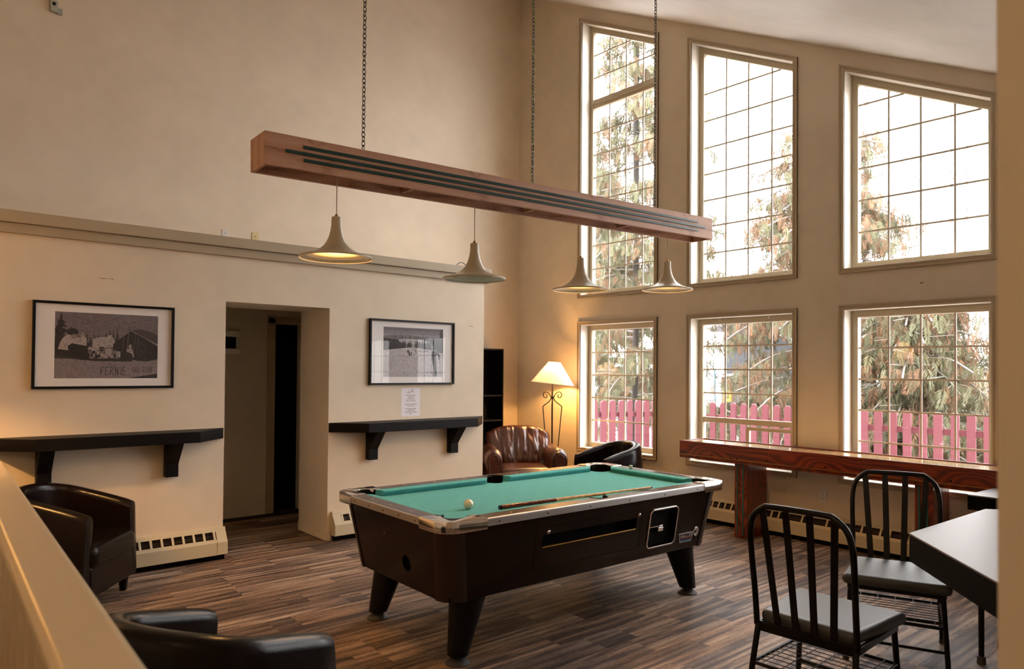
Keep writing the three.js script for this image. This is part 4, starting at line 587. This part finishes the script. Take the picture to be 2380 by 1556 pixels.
// ---------------------------------------------------------------- metal slat-back chairs (local +z is forward)
function makeChair(label, pos, turn) {
  const t = thing('metal_chair', label, 'chair', pos, turn, 'black metal chairs at the tables'), r = 0.0135, H = 0.955, hw = 0.222, bz = -0.205;
  const zAt = y => bz - 0.075 * Math.max(0, (y - 0.42) / 0.53), pts = []; for (const [x, y] of [[-hw, 0.40], [-hw, 0.55], [-hw - 0.004, 0.72], [-hw - 0.002, 0.83], [-hw + 0.018, 0.902], [-hw + 0.065, 0.945], [-0.13, H - 0.002], [0, H], [0.13, H - 0.002], [hw - 0.065, 0.945], [hw - 0.018, 0.902], [hw + 0.002, 0.83], [hw + 0.004, 0.72], [hw, 0.55], [hw, 0.40]]) pts.push([x, y, zAt(y)]);
  obj('back_frame', tube(pts, r, 120, 12), M.chairMetal, t);
  [-1.5, -0.5, 0.5, 1.5].forEach(k => { const a = [k * 0.082, 0.40, zAt(0.40) + 0.004], b = [k * 0.106, H - 0.012, zAt(H - 0.012)], d = Math.hypot(b[0] - a[0], b[1] - a[1], b[2] - a[2]), g = box(0.032, d, 0.007, 0, d / 2, 0, 0.003); g.applyQuaternion(new THREE.Quaternion().setFromUnitVectors(YUP, new THREE.Vector3(b[0] - a[0], b[1] - a[1], b[2] - a[2]).normalize())); g.translate(...a); obj('slat', g, M.chairMetal, t); });
  const pad = new RoundedBoxGeometry(0.47, 0.056, 0.46, 5, 0.024); { const p = pad.attributes.position; for (let i = 0; i < p.count; i++) { const z = p.getZ(i), x = p.getX(i); p.setX(i, x * (1 + 0.10 * z / 0.23)); if (p.getY(i) > 0) p.setY(i, p.getY(i) + 0.008 * (1 - (x / 0.24) ** 2) * (1 - (z / 0.23) ** 2)); } pad.computeVertexNormals(); } pad.translate(0, 0.438, 0.035); obj('seat_pad', pad, M.vinyl, t);
  obj('seat_frame', [box(0.45, 0.045, 0.02, 0, 0.395, -0.2, 0.004), box(0.45, 0.03, 0.02, 0, 0.4, 0.225, 0.004), box(0.02, 0.03, 0.43, 0.222, 0.4, 0.01, 0.004), box(0.02, 0.03, 0.43, -0.222, 0.4, 0.01, 0.004)], M.chairMetal, t);
  const feet = [[-1, 1], [1, 1], [-1, -1], [1, -1]].map(([sx, sz]) => { const a = [sx * 0.215, 0.405, sz > 0 ? 0.215 : bz], b = [sx * 0.238, 0.012, sz > 0 ? 0.235 : bz - 0.075]; const l = obj('leg', rod(b, a, r * 0.95, r, 12), M.chairMetal, t); obj('foot_glide', rod([b[0], 0, b[2]], [b[0], 0.035, b[2]], 0.017, 0.0155, 12), M.rubber, l); return [a, b]; });
  const at = (k, y) => { const [a, b] = feet[k], s = (y - b[1]) / (a[1] - b[1]); return [b[0] + (a[0] - b[0]) * s, y, b[2] + (a[2] - b[2]) * s]; }, ry = 0.235;
  for (const [i, j] of [[0, 1], [2, 3], [0, 2], [1, 3]]) obj('stretcher', rod(at(i, ry), at(j, ry), 0.009, 0.009, 10), M.chairMetal, t); obj('stretcher', rod(at(0, 0.115), at(1, 0.115), 0.008, 0.008, 10), M.chairMetal, t); obj('stretcher', rod(at(2, 0.115), at(3, 0.115), 0.008, 0.008, 10), M.chairMetal, t);
  for (let k = 1; k < 10; k++) { const s = k / 10, a = at(0, ry), b = at(1, ry), c = at(2, ry), d = at(3, ry); obj('rack_wire', rod([a[0] + (c[0] - a[0]) * s, ry + 0.004, a[2] + (c[2] - a[2]) * s], [b[0] + (d[0] - b[0]) * s, ry + 0.004, b[2] + (d[2] - b[2]) * s], 0.0022, 0.0022, 6), M.chairMetal, t); if (k % 2) obj('rack_wire', rod([a[0] + (b[0] - a[0]) * s, ry + 0.008, a[2]], [c[0] + (d[0] - c[0]) * s, ry + 0.008, c[2]], 0.0022, 0.0022, 6), M.chairMetal, t); }
  return t;
}
const chair0 = makeChair('black metal slat-back chair turned away, nearest in front of the grey table', [5.765, 0, 3.165], head(-0.04, -1));
copyThing(chair0, [5.67, 0, 2.15], head(0.368, 0.93), 'black metal slat-back chair facing the viewer, half hidden by the grey table');

// ---------------------------------------------------------------- tables at the right edge
function slabTable(label, poly, y, apron, legs) {
  const t = thing('dining_table', label, 'table', [0, 0, 0], 0, 'grey-topped tables with black edges'), cx = poly.reduce((a, p) => a + p[0], 0) / poly.length, cz = poly.reduce((a, p) => a + p[1], 0) / poly.length, sh = k => shapeOf(poly.map(([x, z]) => [cx + (x - cx) * k, -(cz + (z - cz) * k)]));
  const up = (g, y) => { g.rotateX(-Math.PI / 2); g.translate(0, y, 0); return g; };
  obj('table_top', up(extrude(sh(1), 0.006, 0.001), y - 0.006), M.tableTop, t); obj('edge_band', up(extrude(sh(0.9995), apron, 0.003), y - apron - 0.0065), M.dark, t);
  for (const [x, z] of legs) { const l = obj('leg', rod([x, 0, z], [x + 0.0, y - apron, z], 0.014, 0.016, 12), M.chairMetal, t); obj('foot_glide', rod([x, 0, z], [x, 0.04, z], 0.022, 0.02, 14), M.rubber, l); }
}
slabTable('large grey-topped table with a black edge at the right, nearest the viewer', [[5.885, 2.536], [5.917, 1.50], [6.5, 1.06], [7.3, 1.06], [7.8, 1.55], [7.8, 2.6], [7.2, 3.2], [6.48, 3.22]], 0.75, 0.13, [[6.03, 1.96], [6.03, 1.62], [7.4, 1.5], [7.3, 2.8]]);
slabTable('small grey-topped table with a black edge between the shuffleboard and the larger table', [[5.655, 0.945], [5.68, 0.50], [6.5, 0.50], [6.5, 0.945]], 0.74, 0.09, [[5.95, 0.85], [5.95, 0.58], [6.4, 0.85], [6.4, 0.58]]);

// ---------------------------------------------------------------- near railing
{
  const t = thing('railing', 'near cream painted railing with a broad cap at the lower left', 'railing', [6.0, 0, 6.06], 0); t.rotation.y = -0.031; const L = 3.95, x0 = -3.22, x1 = 0.73;
  obj('cap_rail', box(x1 - x0, 0.05, 0.125, (x0 + x1) / 2, 1.045, 0.0625, 0.02), M.railPaint, t); obj('sub_rail', box(x1 - x0, 0.075, 0.05, (x0 + x1) / 2, 0.985, 0.075, 0.006), M.railPaint, t); obj('bottom_rail', box(x1 - x0, 0.06, 0.05, (x0 + x1) / 2, 0.12, 0.075, 0.006), M.railPaint, t);
  for (let x = x0 + 0.12; x < x1 - 0.05; x += 0.21) obj('baluster', box(0.034, 0.82, 0.034, x, 0.55, 0.075, 0.004), M.railPaint, t);
  for (const x of [x0 + 0.045, x1 - 0.045]) obj('newel_post', box(0.09, 1.08, 0.09, x, 0.54, 0.0625, 0.006), M.railPaint, t);
}
// ---------------------------------------------------------------- ceiling lamp behind the viewer, whose warm light falls on the partition and the railing
{
  const x = 6.5, z = 7.9, y = CEIL(x), t = thing('ceiling_lamp', 'warm globe ceiling lamp hanging behind the viewer', 'lamp', [x, y, z]);
  obj('canopy', (() => { const g = new THREE.CylinderGeometry(0.07, 0.07, 0.03, 24); g.rotateZ(-0.46); return g; })(), M.brass, t); obj('rod', rod([0, 0, 0], [0, -0.42, 0], 0.008), M.brass, t);
  obj('globe_bulb', (() => { const g = new THREE.SphereGeometry(0.11, 28, 18); g.translate(0, -0.52, 0); return g; })(), S('#fff2dc', { emissive: new THREE.Color(1.0, 0.66, 0.36), emissiveIntensity: 3 }), t);
  const l = new THREE.PointLight(new THREE.Color(1.0, 0.66, 0.36), 3.0); l.position.set(0, -0.52, 0); l.castShadow = true; l.shadow.radius = 5; l.name = 'ceiling_lamp_light'; t.add(l);
}

// ---------------------------------------------------------------- outdoors
const snow = S(lin(0.62, 0.61, 0.62), { roughness: 0.9, map: dataTex(256, 256, (u, v) => { const k = N1(u * 8, v * 8, 8, 8) * 0.6 + N2(u * 30, v * 30, 30, 30) * 0.4; return k > 0.62 ? [150, 138, 116] : [255, 254, 255]; }) });
{ const g = new THREE.PlaneGeometry(120, 70, 40, 30); g.rotateX(-Math.PI / 2); const p = g.attributes.position; for (let i = 0; i < p.count; i++) p.setY(i, 0.25 * (N3(p.getX(i) * 0.3 + 40, p.getZ(i) * 0.3 + 40) - 0.5)); g.computeVertexNormals(); { const uv = g.attributes.uv; for (let i = 0; i < uv.count; i++) uv.setXY(i, p.getX(i) / 5, p.getZ(i) / 5); } const m = struct('ground_outdoors', g, snow, 'snowy ground with patches of dead grass outside'); m.position.set(0, -0.25, -35.4); }
// picket fence
{
  const red = [S(lin(0.118, 0.026, 0.038), { roughness: 0.75 }), S(lin(0.115, 0.022, 0.032), { roughness: 0.75 }), S(lin(0.13, 0.032, 0.044), { roughness: 0.8 })], worn = S(lin(0.25, 0.2, 0.2), { roughness: 0.9 }), r = rng(41);
  const f = thing('picket_fence', 'weathered red picket fence outside the windows', 'fence', [0, -0.2, 0]);
  const sh = [0.092, 0.086, 0.096].map(w => { const g = extrude(shapeOf([[-w / 2, 0], [w / 2, 0], [w / 2, 1.24], [w / 2 - 0.02, 1.275], [-w / 2 + 0.02, 1.275], [-w / 2, 1.24]]), 0.022, 0.002); g.translate(0, 0, -0.011); return g; }), tip = box(0.06, 0.02, 0.024, 0, 1.265, 0, 0.003);
  const picket = (x, z, turn, thick) => { const k = Math.floor(r() * 3), p = obj('picket', sh[k], red[Math.floor(r() * 3)], f); p.position.set(x, 0.01 * (r() - 0.5), z); p.rotation.set(0, turn + 0.05 * (r() - 0.5), 0.012 * (r() - 0.5)); p.scale.z = thick; if (r() < 0.5) { const w = obj('worn_tip', tip, worn, p); w.position.y = 0.002; } };
  for (let x = 0.2; x < 9; x += 0.1715) picket(x, -3.0, 0, 1.2);
  const n = [0.927, 0.375]; for (let k = 0; k < 12; k++) { const s = 0.1 + k * 0.152; picket(0.073 - 0.375 * s, -3.0 + 0.927 * s, Math.atan2(n[0], n[1]), 2.4); }
  for (const y of [0.30, 1.05]) { obj('fence_rail', box(9.2, 0.075, 0.035, 4.6, y, -3.035), red[1], f); const g = box(1.9, 0.075, 0.035, 0, y, 0); g.rotateY(Math.atan2(n[0], n[1])); g.translate(0.073 - 0.375 * 0.95 - 0.03 * n[0], 0, -3.0 + 0.927 * 0.95 - 0.03 * n[1]); obj('fence_rail', g, red[1], f); }
  for (const x of [0.05, 2.5, 4.9, 7.4]) obj('fence_post', box(0.09, 1.2, 0.09, x, 0.6, -3.1, 0.005), S(lin(0.12, 0.09, 0.09), { roughness: 0.85 }), f);
}
// trees
const spray = (() => { // drooping flat spray of scale leaves: a stem with narrow blades on both sides
  const r = rng(8), list = []; const blade = (x, y, z, len, w, ax, az) => { const g = new THREE.BufferGeometry(); g.setAttribute('position', new THREE.Float32BufferAttribute([0, 0, 0, w, -len * 0.45, 0.004, 0, -len, 0, 0, 0, 0, 0, -len, 0, -w, -len * 0.45, 0.004], 3)); g.computeVertexNormals(); g.rotateX(ax); g.rotateZ(az); g.translate(x, y, z); list.push(g); };
  for (let i = 0; i < 13; i++) { const t = i / 12, y = -0.34 * t, z = 0.05 * Math.sin(t * 2.2); for (const s of [1, -1]) blade(s * 0.004, y, z, 0.14 - 0.07 * t + 0.03 * r(), 0.011, 0.5 * (r() - 0.5), s * (0.85 - 0.35 * t + 0.3 * (r() - 0.5))); }
  blade(0, -0.32, 0.04, 0.1, 0.01, 0, 0); return merge(list);
})();
const twig = S(lin(0.24, 0.215, 0.2), { roughness: 0.9 });
const leafMat = P('#ffffff', { roughness: 0.85, transmission: 0.25, thickness: 0, side: THREE.DoubleSide });
const barkGrey = S(lin(0.035, 0.03, 0.027), { roughness: 0.9 }), barkPale = S(lin(0.13, 0.115, 0.11), { roughness: 0.9 });
function conifer(label, x, z, o) {
  const r = rng(o.seed), t = thing('conifer_tree', label, 'tree', [x, -0.3, z], 0, 'trees outside the windows'), H = o.height, limbs = [], pts = [];
  obj('trunk', tube([[0, 0, 0], [0.03, H * 0.35, 0.02], [-0.02, H * 0.7, 0], [0, H, 0]], 0.11, 20, 8), barkGrey, t).scale.set(o.trunk ?? 1, 1, o.trunk ?? 1);
  for (let b = 0; b < o.branches; b++) {
    const k = Math.pow(r(), o.low ?? 1), y = o.from + (H - o.from) * k, R = (o.radius * (1 - 0.82 * k) + 0.25) * (0.65 + 0.5 * r()), a = r() * Math.PI * 2, sag = 0.28 + 0.25 * r(), P0 = s => [Math.cos(a) * R * s, y + R * (0.10 * s - sag * s * s * s * 0.9) + 0.22 * R * Math.max(0, s - 0.75), Math.sin(a) * R * s];
    limbs.push(tube([0, 0.35, 0.7, 1].map(P0), 0.011 + 0.004 * r(), 10, 5)); const m = Math.round(R * o.dense);
    for (let i = 0; i < m; i++) { const s = 0.18 + 0.82 * Math.pow(r(), 0.8), p = P0(s), w = 0.16 + 0.12 * s; pts.push([p[0] + (r() - 0.5) * 2 * w, p[1] + (r() - 0.5) * 0.16, p[2] + (r() - 0.5) * 2 * w, a]); }
    if (r() < 0.7) for (let i = 0; i < 3; i++) { const s = 0.3 + 0.6 * r(), p = P0(s), d = 0.25 + 0.4 * r(), aa = a + (r() - 0.5) * 2; limbs.push(rod(p, [p[0] + Math.cos(aa) * d, p[1] - 0.12 * r() + 0.05, p[2] + Math.sin(aa) * d], 0.006, 0.003, 4, false)); }
  }
  obj('branches', limbs, twig, t).userData.kind = 'stuff';
  const im = new THREE.InstancedMesh(spray, leafMat, pts.length), m4 = new THREE.Matrix4(), q = new THREE.Quaternion(), e = new THREE.Euler(), c = new THREE.Color();
  pts.forEach((p, i) => { const s = (o.size ?? 1) * (0.7 + 0.7 * r()); e.set((r() - 0.5) * 0.7, r() * Math.PI * 2, (r() - 0.5) * 0.7); q.setFromEuler(e); m4.compose(new THREE.Vector3(p[0], p[1], p[2]), q, new THREE.Vector3(s, s, s)); im.setMatrixAt(i, m4); const u = r(), g = 0.7 + 0.6 * r(); if (u < (o.rust ?? 0.22)) c.setRGB(0.19 * g, 0.105 * g, 0.055 * g); else if (u < 0.55) c.setRGB(0.15 * g, 0.135 * g, 0.07 * g); else c.setRGB(0.11 * g, 0.115 * g, 0.06 * g); im.setColorAt(i, c); });
  im.name = 'foliage'; im.userData.kind = 'stuff'; im.castShadow = im.receiveShadow = true; t.add(im); return t;
}
conifer('tall shaggy conifer filling the first tall window', -3.1, -6.2, { seed: 1, height: 12.5, radius: 2.5, from: 0.4, branches: 230, dense: 38, trunk: 0.6, size: 0.55, rust: 0.25 });
conifer('drooping conifer with rust-coloured tips between the second and third windows', 0.95, -6.8, { seed: 2, height: 6.6, radius: 2.9, from: 0.6, branches: 150, dense: 50, rust: 0.45, size: 0.5 });
conifer('bushy low conifer behind the fence in the third lower window', 3.2, -4.75, { seed: 3, height: 3.2, radius: 1.5, from: 0.3, branches: 140, dense: 60, low: 1.0, rust: 0.3, size: 0.55 });
conifer('low conifer behind the fence at the right edge of the third lower window', 4.5, -7.0, { seed: 4, height: 2.9, radius: 1.5, from: 0.3, branches: 60, dense: 40, rust: 0.4, size: 0.55 });
conifer('large conifer left of the first window, behind the leaning fence', -11.2, -14, { seed: 5, height: 9.5, radius: 2.3, from: 0.4, branches: 180, dense: 50, trunk: 1.3, size: 0.55 });
function larch(label, x, z, H, R, n, seed, thick) {
  const r = rng(seed), t = thing('bare_larch', label, 'tree', [x, -0.3, z], 0, 'trees outside the windows'), limbs = []; obj('trunk', rod([0, 0, 0], [0.05, H, 0], thick, thick * 0.25, 10), barkPale, t);
  for (let i = 0; i < n; i++) { const k = 0.12 + 0.86 * r(), y = H * k, L = R * (1.05 - k) * (0.6 + 0.6 * r()), a = r() * Math.PI * 2, P0 = s => [Math.cos(a) * L * s, y + L * (0.22 * s - 0.35 * s * (1 - s)), Math.sin(a) * L * s]; limbs.push(tube([0, 0.5, 1].map(P0), thick * 0.09 + 0.003, 5, 4)); for (let j = 0; j < 3; j++) { const s = 0.3 + 0.6 * r(), p = P0(s), aa = a + (r() < 0.5 ? 1 : -1) * (0.5 + 0.5 * r()); limbs.push(rod(p, [p[0] + Math.cos(aa) * L * 0.22, p[1] - 0.05 * L * (r() - 0.2), p[2] + Math.sin(aa) * L * 0.22], thick * 0.04 + 0.002, 0.002, 4, false)); } }
  obj('branches', limbs, barkPale, t).userData.kind = 'stuff';
}
larch('tall bare larch trunk at the left of the third tall window', -0.782, -12.5, 12.0, 2.6, 70, 11, 0.11);
larch('distant bare larch, left of the three beyond the third tall window', -3.583, -24, 10.0, 1.5, 70, 12, 0.13);
larch('distant bare larch, middle of the three beyond the third tall window', -3.825, -28, 13.0, 1.7, 80, 13, 0.17);
larch('distant bare larch, right of the three beyond the third tall window', -4.483, -32, 13.0, 1.8, 70, 14, 0.16);
// neighbouring house seen through the second lower window
{
  const t = thing('neighbour_house', 'grey house with snowy roofs beyond the fence in the second lower window', 'house', [-9.6, -0.3, -22]);
  const slate = S(lin(0.028, 0.03, 0.034), { roughness: 0.8 }), siding = S(lin(0.085, 0.07, 0.065), { roughness: 0.85 }), cap = S(lin(0.7, 0.7, 0.72), { roughness: 0.9 }), mint = S(lin(0.10, 0.2, 0.17), { roughness: 0.6 });
  for (let i = 0; i < 16; i++) obj('siding_board', box(0.152, 1.75 + 0.006 * i, 0.05, -1.5 + i * 0.16, 0.85, 0.02, 0.01), siding, t); obj('shed_wall', box(2.7, 1.6, 0.3, -0.2, 0.8, -0.16), S(lin(0.05, 0.04, 0.04)), t);
  const roof1 = box(2.9, 0.06, 1.2, 0, 0, 0); roof1.rotateZ(0.14); roof1.translate(-0.2, 1.78, -0.2); obj('shed_roof', roof1, cap, t);
  const ga = extrude(shapeOf([[-3.4, 0], [2.6, 0], [2.6, 2.2], [-2.0, 4.6], [-3.4, 3.9]]), 3); ga.translate(0, 0, -6); obj('gable_wall', ga, slate, t); const rf = box(5.6, 0.16, 4.2, 0, 0, 0); rf.rotateZ(-0.48); rf.translate(0.35, 3.42, -4.2); obj('gable_roof', rf, cap, t); const rl = box(1.8, 0.16, 4.2, 0, 0, 0); rl.rotateZ(0.48); rl.translate(-2.9, 4.28, -4.2); obj('gable_roof', rl, S(lin(0.1, 0.085, 0.08)), t);
  const fa = box(2.6, 0.22, 1.0, 0, 0, 0); fa.rotateZ(0.2); fa.translate(1.1, 2.2, -1.0); obj('mint_fascia', fa, mint, t); const sn = box(2.6, 0.16, 0.6, 0, 0, 0); sn.rotateZ(0.2); sn.translate(1.15, 2.05, -0.7); obj('snow_edge', sn, cap, t);
  const y = single('yellow_bin', new THREE.CylinderGeometry(0.22, 0.19, 0.7, 18), S(lin(0.2, 0.13, 0.015), { roughness: 0.6 }), 'yellow bin beside the neighbouring house', 'bin'); y.position.set(-10.5, 0.55, -21.4);
  const b = single('blue_post', new THREE.CylinderGeometry(0.05, 0.05, 1.9, 10), S(lin(0.05, 0.11, 0.15), { roughness: 0.6 }), 'pale blue post beside the yellow bin outdoors', 'post'); b.position.set(-11.2, 0.65, -21.5);
}
shade(scene);
renderer.render(scene, camera);
